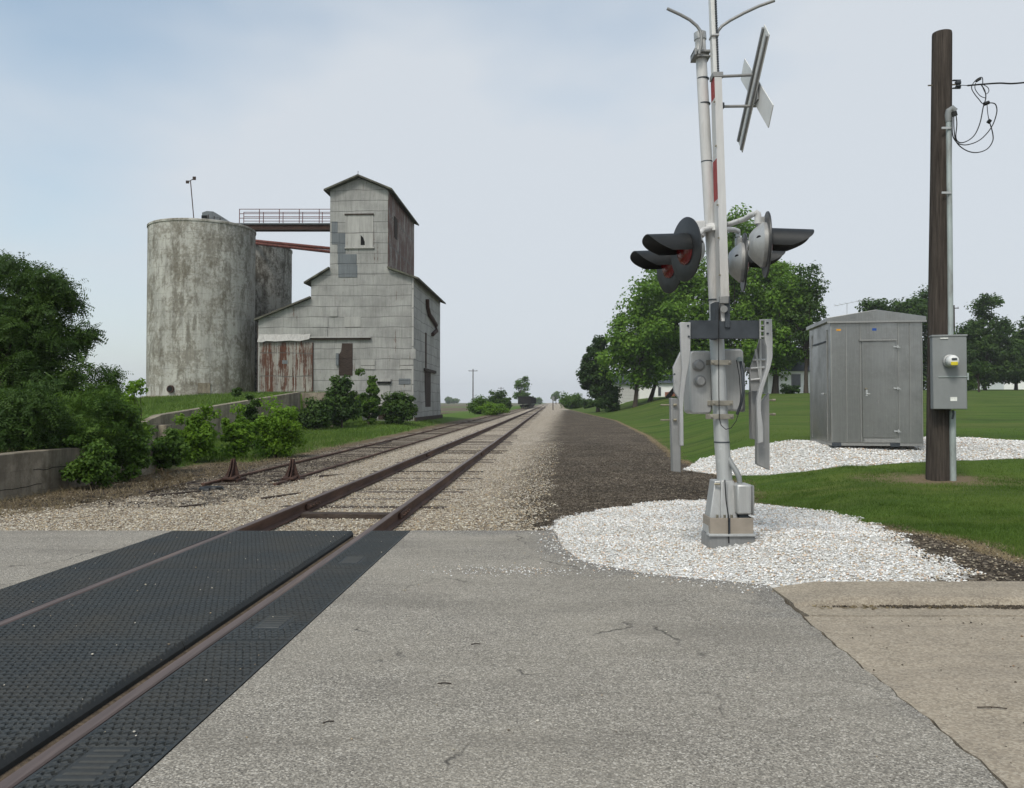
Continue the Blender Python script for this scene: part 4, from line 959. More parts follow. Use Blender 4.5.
# ------------------------------------------------------------------ crossing signal
DS = 8.26
base = W(728, 541, DS); base.z = gz(base.x, DS) - .02
S = thing('crossing_signal', 'silver railroad crossing signal with four lights, crossbuck and raised gate arm on white stones', 'crossing signal', base)
so = base.copy()
def w(px, py, d=DS): return W(px, py, d)
def mk(b, name, mat, par=None, **k): return b.build(name, M[mat] if isinstance(mat, str) else mat, par or S, so, **k)
mt = [w(726.5, 503), w(721.6, 440), w(717, 345), w(715.5, 318)]
mast = mk(MB().tube(mt, [.076, .075, .072, .071], 28), 'mast', 'galv')
mk(MB().tube([w(715.7, 320), w(712.6, 262), w(705.5, 140), w(700, 36), w(699.8, 33)], [.0585, .058, .056, .054, .048], 28), 'upper_mast', 'white', mast)
mk(MB().tube([w(700.3, 40), w(699.9, 33), w(699.7, 31)], [.062, .062, .03], 20), 'mast_cap', 'alu', mast)
for (px, py, r) in ((714.3, 300, .066), (706.8, 164-2, .0575), (704.3, 104, .061), (702.9, 79, .061), (721.8, 442, .080)):
    a = w(px, py); mk(MB().tube([a-Vector((0, 0, .006)), a+Vector((0, 0, .006))], r, 24), 'band', 'slate', mast)
# bracket and curved rest arms near the top
b = MB(); c = w(700.5, 54); b.box(c, (.17, .17, .022)); b.box(c-Vector((0, 0, .05)), (.17, .17, .016)); b.box(c+Vector((-.075, -.02, -.02)), (.02, .2, .07)); mk(b, 'top_bracket', 'alu_dull', bevel=.003)
mk(MB().tube([w(699, 54, 8.14), w(701, 46, 8.13), w(701.5, 38, 8.13), w(700.5, 31, 8.13), w(697, 26, 8.13), w(690, 20, 8.13), w(680, 14.5, 8.13), w(667, 8.5, 8.13)], .0155, 10), 'rest_arm', 'alu_dull')
mk(MB().tube([w(716, 38, 8.14), w(718, 31, 8.14), w(722, 26, 8.14), w(730, 20.5, 8.14), w(744, 13, 8.14), w(759, 6, 8.14), w(774.5, .5, 8.14)], .0155, 10), 'rest_arm', 'alu_dull')
# base: casting, tan skirt, grey foot
def frus(x0, x1, y0, y1, z0, X0, X1, Y0, Y1, z1, sl=0):
    return [(x0, y0, z0), (x1, y0, z0), (x1, y1, z0), (x0, y1, z0), (X0, Y0, z1), (X1, Y0, z1), (X1, Y1, z1), (X0, Y1, z1)], [(0,3,2,1),(4,5,6,7),(0,1,5,4),(1,2,6,5),(2,3,7,6),(3,0,4,7)]
def pz(py, d=DS): return EYE + (402-py)/F*d
def pxx(px, d=DS): return (px-512)/F*d
dF = 7.98
foot = MB(); v, f = frus(pxx(708.6, dF), pxx(754.8, dF), dF, dF+.36, pz(549, dF), pxx(709.2, dF), pxx(754.4, dF), dF+.005, dF+.355, pz(535, dF)); foot.add(v, f); mk(foot, 'foot', 'alu_dull', bevel=.008)
mk(MB().bb(pxx(708, dF), pxx(754.5, dF), dF-.02, dF+.1, pz(535.6, dF), pz(533.6, dF)), 'foot_lip', 'galv', bevel=.002)
d2 = dF+.03; sk = MB(); x0, x1 = pxx(709.6, d2), pxx(752.6, d2); z0, z1 = pz(534, d2), pz(517.6, d2)
for q in ((x0, x1, d2, d2+.012), (x0, x1, d2+.30, d2+.312), (x0, x0+.012, d2+.013, d2+.299), (x1-.012, x1, d2+.013, d2+.299)): sk.bb(q[0], q[1], q[2], q[3], z0, z1)
mk(sk, 'skirt', 'tan', bevel=.002)
mk(MB().bb(pxx(728.2, d2), pxx(729.4, d2), d2-.006, d2-.001, z0, z1), 'skirt_joint', 'slate', smooth=0)
b = MB(); v, f = frus(pxx(706.5, 8.08), pxx(739, 8.08), 8.07, 8.30, pz(533, 8.08), pxx(714, 8.16), pxx(733.5, 8.16), 8.15, 8.36, pz(480.5, 8.16)); b.add(v, f)
v, f = frus(pxx(719.5, 8.05), pxx(727.5, 8.05), 8.035, 8.075, pz(533, 8.05), pxx(720.5, 8.12), pxx(726.2, 8.12), 8.11, 8.155, pz(480, 8.12)); b.add(v, f)
mk(b, 'base_casting', 'alu', bevel=.010)
b = MB()
for q in (-.05, .02, .09): b.tube([(pxx(722, 8.05)+q, 8.06, pz(519, 8.05)), (pxx(722, 8.05)+q, 8.06, pz(514.5, 8.05))], .012, 6)
mk(b, 'anchor_bolt', 'brass')
mk(MB().tube([w(714.5, 484, 8.12), w(720, 484, 8.1)], .012, 8), 'set_bolt', 'brass')
b = MB(); b.bb(pxx(735.5, 8.05), pxx(751, 8.05), 8.02, 8.24, pz(514, 8.05), pz(484, 8.05)); jb = mk(b, 'junction_box', 'alu', bevel=.02)
mk(MB().bb(pxx(750.8, 8.05), pxx(752.6, 8.05), 8.01, 8.25, pz(514.5, 8.05), pz(485, 8.05)), 'lid', 'alu_dull', jb, bevel=.006)
mk(MB().bb(pxx(739, 8.05), pxx(748, 8.05), 8.05, 8.22, pz(519, 8.05), pz(514.3, 8.05)), 'box_neck', 'slate', jb, bevel=.004)
mk(MB().tube([w(727, 455, 8.24), w(731, 463, 8.2), w(736, 471, 8.15), w(739, 477, 8.13), w(740, 484.5, 8.13)], [.024, .027, .027, .027, .024], 14), 'conduit_hose', 'meter')
mk(MB().tube([w(724.8, 480, 8.08), w(726, 500, 8.03), w(728.4, 516, 7.99), w(728.8, 543, 7.975)], .006, 6), 'ground_wire', 'cable')
# gate mechanism case behind the mast
def rounded(x0, x1, z0, z1, r, n=5):
    out = []
    for (cx, cz, a0) in ((x1-r, z1-r, 0), (x0+r, z1-r, 90), (x0+r, z0+r, 180), (x1-r, z0+r, 270)):
        for i in range(n+1): a = R(a0+90*i/n); out.append((cx+r*math.cos(a), cz+r*math.sin(a)))
    return out
dM = 8.36
b = MB(); b.prism([(x, dM, z) for x, z in rounded(pxx(689.6, dM), pxx(712.2, dM), pz(414, dM), pz(350.6, dM), .045)], (0, .30, 0)); gm = mk(b, 'gate_mechanism', 'alu', bevel=.018)
b = MB(); b.prism([(x, dM+.02, z) for x, z in rounded(pxx(723, dM), pxx(744.5, dM), pz(411, dM), pz(348.6, dM), .045)], (0, .30, 0)); mk(b, 'case_door', 'alu', gm, bevel=.018)
mk(MB().bb(pxx(711, dM), pxx(724.5, dM), dM+.06, dM+.30, pz(409, dM), pz(352, dM)), 'case_middle', 'alu_dull', gm, bevel=.006)
mk(MB().prism([(x, dM+.08, z) for x, z in rounded(pxx(742, dM), pxx(747.4, dM), pz(412, dM), pz(362, dM), .02)], (0, .2, 0)), 'case_side', 'alu_dull', gm, bevel=.006)
for (px, py) in ((698, 365.5), (699.4, 381.3)):
    mk(MB().lathe(w(px, py, dM+.01), (0, -1, 0), [(0, .062), (.03, .062), (.034, .050), (.075, .046), (.082, .036)], 20), 'round_cap', 'alu_dull', gm)
for py, q0_, q1_ in ((362.4, 711, 731.5), (403, 712, 733), (416.5, 710, 733.5)):
    a = w(720.5, py, 8.26); cl = MB(); cl.bb(pxx(q0_, 8.16), pxx(q1_, 8.16), 8.155, 8.178, pz(py+2.5, 8.16), pz(py-2.5, 8.16)); cl.bb(pxx(q0_, 8.16), pxx(q1_, 8.16), 8.345, 8.36, pz(py+2.5, 8.36), pz(py-2.5, 8.36))
    for px in (q0_+2, q1_-2): cl.tube([w(px, py, 8.13), w(px, py, 8.40)], .012, 6)
    mk(cl, 'clamp', 'clampm', bevel=.003)
# counterweight bracket: dark channel across, two curved arms, hanging weights
dB = 8.02
b = MB(); b.bb(pxx(690.2, dB), pxx(760.8, dB), dB, dB+.012, pz(338.4, dB), pz(320.2, dB)); b.bb(pxx(690.2, dB), pxx(760.8, dB), dB+.013, dB+.07, pz(338.4, dB), pz(337.2, dB)); b.bb(pxx(690.2, dB), pxx(760.8, dB), dB+.013, dB+.07, pz(321.4, dB), pz(320.2, dB))
cw = mk(b, 'cross_channel', 'slate', bevel=.002)
def z4(x, y, d=None):                       # detail coordinates of the close study of this part
    p = W(640+x/4.375, 300+y/4.375, d or dB); return p
def plate(name, pts, d, th, mat, par=None, bev=.006): return mk(MB().prism([z4(x, y, d) for x, y in pts], (0, th, 0)), name, mat, par or cw, bevel=bev, smooth=30)
al = plate('counterweight_arm', [(176,97),(222,97),(221,225),(216,275),(205,330),(198,375),(192,420),(190,480),(192,638),(176,638),(174,480),(172,432),(180,360),(185,300),(180,225),(178,180)], dB-.03, .05, 'alu_light')
plate('arm_web', [(178,225),(200,225),(196,330),(186,420),(172,436),(150,402),(146,292)], dB+.02, .05, 'alu_light', al)
plate('counterweight', [(134,428),(178,432),(179,755),(143,750)], dB+.04, .10, 'alu_dull', al)
ar = plate('counterweight_arm', [(545,83),(578,83),(581,180),(581,250),(572,292),(558,335),(543,380),(532,425),(530,480),(540,560),(541,622),(517,628),(513,500),(513,430),(523,385),(540,335),(552,300),(556,250),(553,200),(546,180)], dB-.03, .05, 'alu_light')
plate('counterweight', [(512,470),(566,405),(568,745),(512,720)], dB+.10, .08, 'alu_dull', ar)
plate('rear_weight', [(486,400),(512,400),(512,612),(490,608)], dB+.30, .10, 'alu_dull', ar)
plate('ribbed_casting', [(524,165),(548,175),(551,300),(535,345),(520,400),(484,400),(480,300),(492,265),(512,215)], dB+.20, .03, 'alu_dull', ar)
b = MB()
for (xa_, ya_, xb_, yb_) in ((484,300,545,295),(484,350,536,345),(495,262,550,262),(505,215,535,400),(525,175,530,400)):
    b.tube([z4(xa_, ya_, dB+.185), z4(xb_, yb_, dB+.185)], .012, 5)
mk(b, 'casting_rib', 'alu', ar)
b = MB()
for y in (88, 112, 136, 160): b.tube([z4(522, y, dB-.012), z4(547, y, dB-.012)], .009, 6)
b.bb(z4(520, 0).x, z4(526, 0).x, dB-.02, dB-.002, z4(0, 170).z, z4(0, 86).z); mk(b, 'bracket_rib', 'alu', ar)
b = MB()
for (x, y) in ((210,113),(213,160),(557,100),(558,147),(150,325)): b.lathe(z4(x, y, dB-.03), (0,-1,0), [(0,.011),(.012,.011)], 6)
mk(b, 'bolt', 'slate', cw)
b = MB()
for (x0_, x1_, y) in ((90, 160, 459), (90, 160, 525), (560, 592, 438), (560, 592, 500)): b.tube([z4(x0_, y, dB+.12), z4(x1_, y, dB+.12)], .008, 8); b.tube([z4(x1_-14, y, dB+.02), z4(x1_, y, dB+.02)], .014, 6)
mk(b, 'weight_bolt', 'brass', cw)
mk(MB().tube([z4(462, 300, dB+.3), z4(492, 312, dB+.3)], .02, 10), 'drive_shaft', 'alu', cw)
b = MB(); b.tube([z4(344, 40, dB-.04), z4(344, 170, dB-.02), z4(345, 420, 8.10), z4(347, 520, 8.12), z4(355, 548, 8.12), z4(375, 566, 8.1), z4(398, 560, 8.1), z4(420, 530, 8.1), z4(436, 480, 8.12), z4(440, 420, 8.16), z4(434, 330, 8.2), z4(422, 262, 8.2)], .0045, 6); mk(b, 'cable', 'cable')
mk(MB().tube([z4(440, 270, 8.26), z4(450, 330, 8.2), z4(452, 400, 8.18), z4(440, 460, 8.2), z4(425, 500, 8.24)], .016, 8), 'flexible_conduit', 'slate')
mk(MB().lathe(z4(434, 262, 8.3), (0,-1,0), [(0,.03),(.03,.03),(.04,.02)], 12), 'cable_gland', 'conduit')
# gate arm, raised: flat tapering board, striped on its broad sides
top = w(707.6, -70, 8.1); arm_pts = [w(723.6, 322, 8.1), w(716.2, 80, 8.1)]
def board(p0, p1, w0, w1, t0, t1, name, mats, par, stripes=None):
    b = MB(); n = 24; p0, p1 = Vector(p0), Vector(p1); vs = []; ms = []
    for i in range(n+1):
        c = p0.lerp(p1, i/n); hw_ = (w0+(w1-w0)*i/n)/2; ht = (t0+(t1-t0)*i/n)/2
        vs += [(c.x-ht, c.y-hw_, c.z), (c.x+ht, c.y-hw_, c.z), (c.x+ht, c.y+hw_, c.z), (c.x-ht, c.y+hw_, c.z)]
    fs = []
    for i in range(n):
        for j in range(4):
            j2 = (j+1) % 4; fs.append((i*4+j, i*4+j2, i*4+4+j2, i*4+4+j)); ms.append(1 if stripes and j in (1, 3) and stripes(i/n) else 0)
    fs += [(0, 1, 2, 3), (n*4, n*4+1, n*4+2, n*4+3)]; ms += [0, 0]
    b.v = vs; b.f = fs; b.m = ms; return mk(b, name, mats, par, smooth=0)
ga_ = board(arm_pts[0], arm_pts[1], .17, .15, .085, .072, 'gate_arm', [M['white'], M['red']], S, lambda t: .46 < t < .66 or .91 < t < .985)
ex = w(709.4, -60, 8.1)
board(w(715, 78, 8.11), ex, .10, .07, .052, .045, 'arm_extension', [M['signback'], M['red']], ga_, lambda t: .7 < t < .9)
b = MB(); pA_, pB_ = w(718.2, 76, 8.06), w(713.3, -60, 8.06)
for i in range(58): c = pA_.lerp(pB_, i/57); b.box(c, (.020, .03, .013))
b.tube([pA_+Vector((-.006, .01, 0)), pB_+Vector((-.006, .01, 0))], .008, 5); mk(b, 'corrugated_strip', 'slate', ga_, smooth=0)
mk(MB().box(w(716.4, 77, 8.1), (.10, .15, .05)), 'arm_collar', 'alu_dull', ga_, bevel=.004)
mk(MB().box(w(714, 37, 8.1), (.075, .12, .02)), 'arm_clip', 'alu', ga_, bevel=.003)
b = MB()
for py in (102, 146, 205, 238, 275): c = w(723.6-(322-py)*.0305-2.6, py, 8.02); b.lathe(c, (0, -1, 0), [(0, .010), (.01, .010)], 6)
mk(b, 'arm_bolt', 'brass', ga_)
b = MB(); x0, x1 = pxx(714.2, 8.06), pxx(729, 8.06); b.bb(x0, x0+.045, 8.03, 8.2, pz(339, 8.06), pz(302, 8.06)); b.bb(x1-.05, x1, 8.0, 8.2, pz(328, 8.06), pz(297, 8.06)); ph = mk(b, 'arm_holder', 'slate', cw, bevel=.004)
mk(MB().tube([w(724, 309, 7.97), w(724, 309, 8.1)], .035, 16), 'pivot', 'alu_dull', ph)
mk(MB().box(w(723.7, 300, 8.0), (.09, .05, .075)), 'pivot_block', 'alu_dull', ph, bevel=.008)
# crossbuck seen on edge: two crossed blades standing off the mast on two tubes
CBx = pxx(756.5); cz = pz(89); cbk = None
def blade(sgn, L_=1.26, wd=.225):
    b = MB(); n = Vector((1, 0, 0)); a = Vector((0, sgn*math.cos(R(42)), -math.sin(R(42)))); s_ = n.cross(a); rot = Matrix((n, a, s_)).transposed()
    b.box(Vector((CBx + (.016 if sgn < 0 else -.016), DS, cz)), (.010, L_, wd), rot)
    return b, rot
b, rot = blade(1); cb1 = mk(b, 'crossbuck', 'signback', bevel=.002)
for q in (-.085, .085): mk(MB().box(Vector((CBx-.030, DS, cz)) + rot @ Vector((0, 0, q)), (.022, 1.22, .035), rot), 'stiffener', 'alu_dull', cb1, bevel=.002)
b, rot = blade(-1); cb2 = mk(b, 'crossbuck_blade', 'signback', cb1, bevel=.002)
mk(MB().box(Vector((CBx-.003, DS, cz)), (.012, .25, .25)), 'hub_plate', 'alu_dull', cb1)
for (pa, pb, dd) in (((719.5, 76.5), (752, 75), 8.16), ((721, 106.5), (756, 106), 8.3)):
    mk(MB().tube([w(*pa, dd), w(*pb, dd)], .0145, 10), 'stand_off_tube', 'alu_dull', cb1)
    mk(MB().box(w(pa[0], pa[1], dd), (.05, .09, .055)), 'tube_clamp', 'slate', cb1, bevel=.004)
# cross arms and lights
ca = MB(); ca.tube([w(701, 227, 8.2), w(716, 226, 8.2), w(730, 224, 8.1), w(745, 219, 7.8), w(752, 214.5, 7.66), w(757, 213, 7.6)], .026, 14)
ca.tube([w(755, 212.6, 7.6), w(757.6, 214, 7.6), w(758, 219, 7.6), w(758, 224, 7.6)], .033, 14)
ca.tube([w(722, 229, 8.3), w(733, 229.5, 8.45), w(738, 231, 8.6), w(738, 237, 8.6)], .026, 12); cah = mk(ca, 'cross_arm', 'white', smooth=50)
b = MB(); b.tube([w(712, 228, 8.2), w(703, 230, 8.05), w(695, 238, 7.95), w(690, 246, 7.9)], .026, 12); b.tube([w(712, 229, 8.3), w(696, 236, 8.6), w(676, 244, 8.72)], .026, 12); mk(b, 'cross_arm', 'white', smooth=50)
mk(MB().bb(pxx(695, 8.2), pxx(705, 8.2), 8.13, 8.28, pz(237, 8.2), pz(221, 8.2)), 'junction_block', 'white', bevel=.012)
b = MB(); a = w(712, 228, 8.26); b.tube([a-Vector((0, 0, .035)), a+Vector((0, 0, .035))], .074, 24); b.box(w(712, 228, 8.17), (.16, .03, .05)); mk(b, 'arm_clamp', 'signback', bevel=.003)
def light(px, py, d, nx, ny, nz, lab):
    c = w(px, py, d); n = Vector((nx, ny, nz)).normalized(); up = Vector((0, 0, 1)); up = (up - n*up.dot(n)).normalized(); sd = up.cross(n)
    disc = mk(MB().lathe(c, n, [(-.012, .305), (.0, .308), (.006, .30), (-.004, .10), (-.014, .10)], 56), 'signal_light', 'disc', smooth=40)
    disc['label'] = lab
    mk(MB().lathe(c - n*.012, -n, [(0, .205), (.035, .21), (.045, .20), (.11, .145), (.145, .10), (.155, .0)], 32), 'housing', 'alu', disc, smooth=40)
    mk(MB().lathe(c - n*.155 + sd*0, -n, [(0, .05), (.02, .045)], 14), 'housing_plug', 'alu_dull', disc)
    s2 = sd if sd.y < 0 else -sd
    mk(MB().lathe(c - n*.085 + s2*.155 + up*.03, (s2 - n*.8).normalized(), [(0, .028), (.012, .028), (.013, .015)], 12), 'sight_hole', 'black', disc)
    mk(MB().box(c - n*.06 + up*.215, (.07, .07, .09)), 'neck', 'alu', disc, bevel=.01)
    mk(MB().lathe(c + n*.004, n, [(0, .148), (.012, .146), (.03, .12), (.042, .07), (.046, .0)], 32), 'lens', 'lens', disc, smooth=60)
    # visor: long on top, short at the sides
    rV, K, J = .156, 26, 10; vs = []; fs = []
    for layer, rr_ in ((0, rV), (1, rV-.006)):
        for i in range(K+1):
            th = R(-99 + 198*i/K); q = min(1, max(0, (abs(math.degrees(th))-28)/70)); Ln = .40 - .20*q**2.6
            for j in range(J+1):
                s_ = Ln*j/J
                vs.append(c + n*(s_+.004) + up*(math.cos(th)*rr_ - s_*.05) + sd*(math.sin(th)*rr_))
    st = (K+1)*(J+1)
    for i in range(K):
        for j in range(J):
            a_ = i*(J+1)+j; fs.append((a_, a_+1, a_+J+2, a_+J+1)); fs.append((st+a_, st+a_+J+1, st+a_+J+2, st+a_+1))
        a_ = i*(J+1)+J; fs.append((a_, st+a_, st+a_+J+1, a_+J+1))
    b = MB(); b.add(vs, fs); mk(b, 'visor', 'hood', disc, smooth=50, fix=False)
t = NT('red_lens'); t.bump(t.voro(t.coord('Object'), 60), .4, .004); M['lens'] = t.fin((.13, .005, .007), .2, 0, .6)
light(685.4, 249.5, 7.85, -.965, -.26, -.03, 'near left light with red lens and black visor'); light(669.2, 264.5, 8.7, -.965, -.26, -.03, 'far left light with red lens, partly behind the near one')
light(766.8, 244.8, 7.60, .985, -.165, -.02, 'near right light seen from behind'); light(744.2, 262.5, 8.58, .985, -.165, -.02, 'far right light seen from behind')

# ------------------------------------------------------------------ meter pole
x, d = POLE; zb = gz(x, d); P0 = Vector((x, d, zb))
up_ = thing('utility_pole', 'brown wooden service pole with a grey meter box, standing in a worn patch of lawn', 'utility pole', P0)
po = P0.copy(); a = W(942, 33, d) - P0
b = MB(); b.tube([(0, 0, -.4), (0, 0, .05), Vector((a.x*.25, 0, a.z*.3)), Vector((a.x*.7, 0, a.z*.7)), a-Vector((0, 0, .03)), a], [.195, .19, .175, .160, .152, .147], 28); b.build('pole', M['pole'], up_)
def q(px, py, dd=d): return W(px, py, dd) - P0
dc = d - .17
MB().tube([q(953, 486, dc), q(952.4, 411, dc)], .050, 16).build('conduit', M['conduit'], up_)
cd_ = MB().tube([q(950.6, 337, dc), q(949.8, 240, dc), q(948.6, 118, dc)], .043, 16).build('conduit', M['conduit'], up_)
MB().tube([q(948.6, 122, dc), q(948.6, 115, dc), q(949.5, 111, dc-.01), q(952, 109, dc-.03), q(955.5, 111.5, dc-.04)], [.05, .058, .062, .062, .05], 14).build('weatherhead', M['meter'], cd_)
MB().tube([q(953.5, 112, dc-.05), q(954.5, 116, dc-.05)], .048, 12).build('hood_mouth', M['cable'], cd_)
for py in (129, 193.5): MB().bb(q(942, py, dc-.06).x, q(951.5, py, dc-.06).x, dc-.06-d, dc-.045-d, q(0, py+1, dc).z, q(0, py-1, dc).z).build('strap', M['galv'], cd_)
for i, (x0, x1) in enumerate(((945, 948),)): pass
b = MB(); dm = d-.42
b.bb(q(934, 0, dm).x, q(964.6, 0, dm).x, dm-d, dm-d+.21, q(0, 409.3, dm).z, q(0, 335.5, dm).z); mb = b.build('meter_box', M['meter'], up_, bevel=.012)
MB().bb(q(933.3, 0, dm).x, q(965.3, 0, dm).x, dm-d-.012, dm-d+.23, q(0, 336.4, dm).z, q(0, 334.6, dm).z).build('box_lid', M['meter'], mb, bevel=.004)
MB().bb(q(939, 0, dm).x, q(965.2, 0, dm).x, dm-d-.012, dm-d-.002, q(0, 377.2, dm).z, q(0, 376.2, dm).z).build('door_lip', M['conduit'], mb, smooth=0)
MB().bb(q(964.7, 0, dm).x, q(966.2, 0, dm).x, dm-d+.0, dm-d+.05, q(0, 380, dm).z, q(0, 373, dm).z).build('latch', M['conduit'], mb)
c = q(953.5, 361.2, dm); mtr = MB().lathe(c, (.15, -1, 0), [(0, .105), (.05, .105), (.055, .095), (.10, .092)], 28).build('meter_socket', M['alu'], mb)
c2 = c + Vector((.15, -1, 0)).normalized()*.10
MB().lathe(c2, (.15, -1, 0), [(0, .090), (.05, .090), (.085, .078), (.098, .05), (.10, 0)], 28).build('meter_glass', M['signback'], mtr, smooth=50)
c3 = c2 + Vector((.15, -1, 0)).normalized()*.098
MB().box(c3+Vector((.0, 0, -.045)), (.10, .02, .055), Matrix.Rotation(R(8.5), 3, 'Z')).build('yellow_tag', M['yellow'], mtr, smooth=0, bevel=.004)
MB().box(c3+Vector((.0, 0, .025)), (.075, .02, .03), Matrix.Rotation(R(8.5), 3, 'Z')).build('dial', M['slate'], mtr, smooth=0)
MB().bb(q(949.5, 0, dm).x, q(955.5, 0, dm).x, dm-d-.004, dm-d-.0005, q(0, 401, dm).z, q(0, 397, dm).z).build('label_plate', M['paper'], mb, smooth=0)
MB().bb(q(941, 0, dm).x, q(948, 0, dm).x, dm-d-.016, dm-d-.013, q(0, 338.6, dm).z, q(0, 337.6, dm).z).build('label_plate', M['paper'], mb, smooth=0)
MB().tube([q(954.5, 410, dm+.1), q(955, 414, dm+.1), q(953.5, 419, dm+.12)], .016, 8).build('ground_clamp', M['slate'], mb)
pv_ = Vector((q(949, 0, dm).x, dm-d+.2, 0)); th_ = R(-17); mb.rotation_euler = (0, 0, th_); mb.location = pv_ - Matrix.Rotation(th_, 3, 'Z') @ pv_
b = MB(); b.tube([q(928, 85.5), q(958.5, 84.5)], .012, 6); b.build('through_bolt', M['brass'], up_)
ins = MB(); ins.box(q(956.5, 80.4), (.13, .04, .014)); ins.box(q(956.5, 88.2), (.13, .04, .014)); ins.lathe(q(958, 88), (0, 0, 1), [(0, .03), (.02, .05), (.045, .03), (.07, .05), (.10, .05), (.12, .03)], 14); ins.build('spool_insulator', M['slate'], up_)
# drop wires
def z5(x, y, dd=13.2): return W(920+x/6.567, 60+y/6.567, dd)
wo = z5(345, 165)
sw = thing('service_wire', 'black overhead service wires looping from the meter pole and running off to the right', 'wire', wo)
def wr(pts, r, name='strand', dd=13.2):
    P = [z5(x, y, dd) for x, y in pts]; out = []
    for i in range(len(P)-1):                      # Catmull-Rom
        p0, p1, p2, p3 = P[max(i-1, 0)], P[i], P[i+1], P[min(i+2, len(P)-1)]
        for k in range(5):
            s_ = k/5; out.append(.5*((2*p1) + (p2-p0)*s_ + (2*p0-5*p1+4*p2-p3)*s_**2 + (3*p1-p0-3*p2+p3)*s_**3))
    out.append(P[-1]); return MB().tube(out, r, 6).build(name, M['cable'], sw, wo)
wr([(212,360),(212,470),(225,520),(260,552),(320,555),(400,520),(470,440),(503,350),(500,300),(480,283),(438,283)], .0085)
wr([(235,350),(242,420),(236,510),(262,542),(310,532),(360,490),(395,410),(415,310),(432,250),(425,200),(400,160)], .0085)
wr([(222,360),(224,460),(240,540),(300,592),(370,608),(440,585),(478,530),(475,470),(455,405)], .0085)
wr([(455,405),(445,350),(440,290)], .006); wr([(438,283),(410,285),(390,262),(362,228),(340,190),(345,160),(375,125),(408,115),(412,160)], .007)
wr([(365,150),(362,190),(395,235),(432,250)], .006); wr([(412,160),(445,180),(452,205),(435,222),(418,195),(408,165)], .006)
wr([(262,165),(310,167),(360,165)], .006); wr([(312,168),(400,160),(520,152),(600,155),(700,147),(900,130),(1400,80)], .013)
b = MB(); b.tube([z5(420, 290), z5(452, 278)], .030, 8); b.tube([z5(446, 398), z5(462, 408)], .036, 8); b.tube([z5(368, 140), z5(398, 122)], .020, 8); b.build('connector', M['cable'], sw, wo)

# ------------------------------------------------------------------ equipment shelter
cf = Vector((6.41, 16.5, 0)); ca_ = -math.atan2(.15, .99)
cf.z = EYE - 43.5/F*16.5
SH = thing('equipment_shelter', 'brushed metal equipment shelter with a gable roof and one door, on white stones', 'equipment shelter', cf, ca_)
wS, dS, hS = 1.75, 2.0, 2.52
def sb(name, x0, x1, y0, y1, z0, z1, mat='shelter', par=None, **k): return MB().bb(x0, x1, y0, y1, z0, z1).build(name, M[mat], par or SH, **k)
sb('wall', 0, wS, 0, dS, .06, hS, bevel=.008)
b = MB(); b.prism([(-.06, -.05, hS-.03), (wS+.06, -.05, hS-.03), (wS+.06, -.05, hS+.05), (wS/2, -.05, hS+.20), (-.06, -.05, hS+.05)], (0, dS+.1, 0)); rf = b.build('roof', M['shelter'], SH, bevel=.006, smooth=0)
sb('roof_lip', -.065, wS+.065, -.062, -.051, hS-.06, hS-.025, 'shelter_trim', rf)
kx_ = lambda p: (p-195)/(585-195)*wS        # along the front, in close-study pixels
kz = lambda p: .04 + (638-p)/(638-128)*(hS-.04)
door = sb('door', kx_(330), kx_(470), -.022, -.003, kz(612), kz(218), bevel=.003)
sb('door_drip', kx_(318), kx_(474), -.06, -.003, kz(215), kz(209), 'shelter_trim')
for p_ in (262, 322, 482, 530): sb('seam', kx_(p_), kx_(p_)+.014, -.012, -.0015, .08, hS-.03, 'shelter_trim')
for p_ in (.012, wS-.026): sb('corner_trim', p_, p_+.016, -.010, -.0015, .06, hS-.03, 'shelter_trim')
sb('top_panel', kx_(322)+.02, kx_(470), -.009, -.0015, kz(206), kz(140), 'shelter')
for p_ in (240, 410, 585):
    b = MB(); b.box((kx_(472), -.035, kz(p_)), (.11, .022, .028)); b.tube([(kx_(478), -.04, kz(p_+6)), (kx_(478), -.04, kz(p_-6))], .014, 8); b.box((kx_(484), -.04, kz(p_+3)), (.05, .02, .015)); b.build('hinge', M['galv'], door)
b = MB(); b.box((kx_(346), -.04, kz(428)), (.035, .04, .14)); b.box((kx_(352), -.06, kz(433)), (.075, .02, .02)); hd = b.build('handle', M['galv'], door, bevel=.004)
MB().box((kx_(344), -.05, kz(412)), (.05, .03, .03)).build('padlock', M['brass'], hd, bevel=.004)
sb('door_sill', kx_(336), kx_(488), -.014, -.0015, .07, kz(616), 'shelter_trim')
sb('tag', kx_(222), kx_(241), -.004, -.001, kz(172), kz(164), 'orange'); sb('maker_plate', kx_(374), kx_(392), -.012, -.0095, kz(173), kz(163), 'blue'); 
# left side: vent, door seam, handle
sb('side_vent', -.028, -.002, .35, 1.55, 2.10, 2.13, 'slate'); sb('side_panel', -.012, -.0015, .25, 1.70, .20, 2.06); sb('side_seam', -.016, -.0015, .24, .265, .10, 2.35, 'shelter_trim'); sb('side_seam', -.016, -.0015, 1.70, 1.725, .10, 2.35, 'shelter_trim')
MB().box((-.035, .55, 1.05), (.03, .16, .03)).build('side_handle', M['galv'], SH)
for x0 in (.02, wS-.62): sb('skid', x0, x0+.18, -.01, .18, -.02, .058, 'slate', bevel=.01)
sb('base_frame', .0, wS, .01, dS, .0, .058, 'shelter_trim')

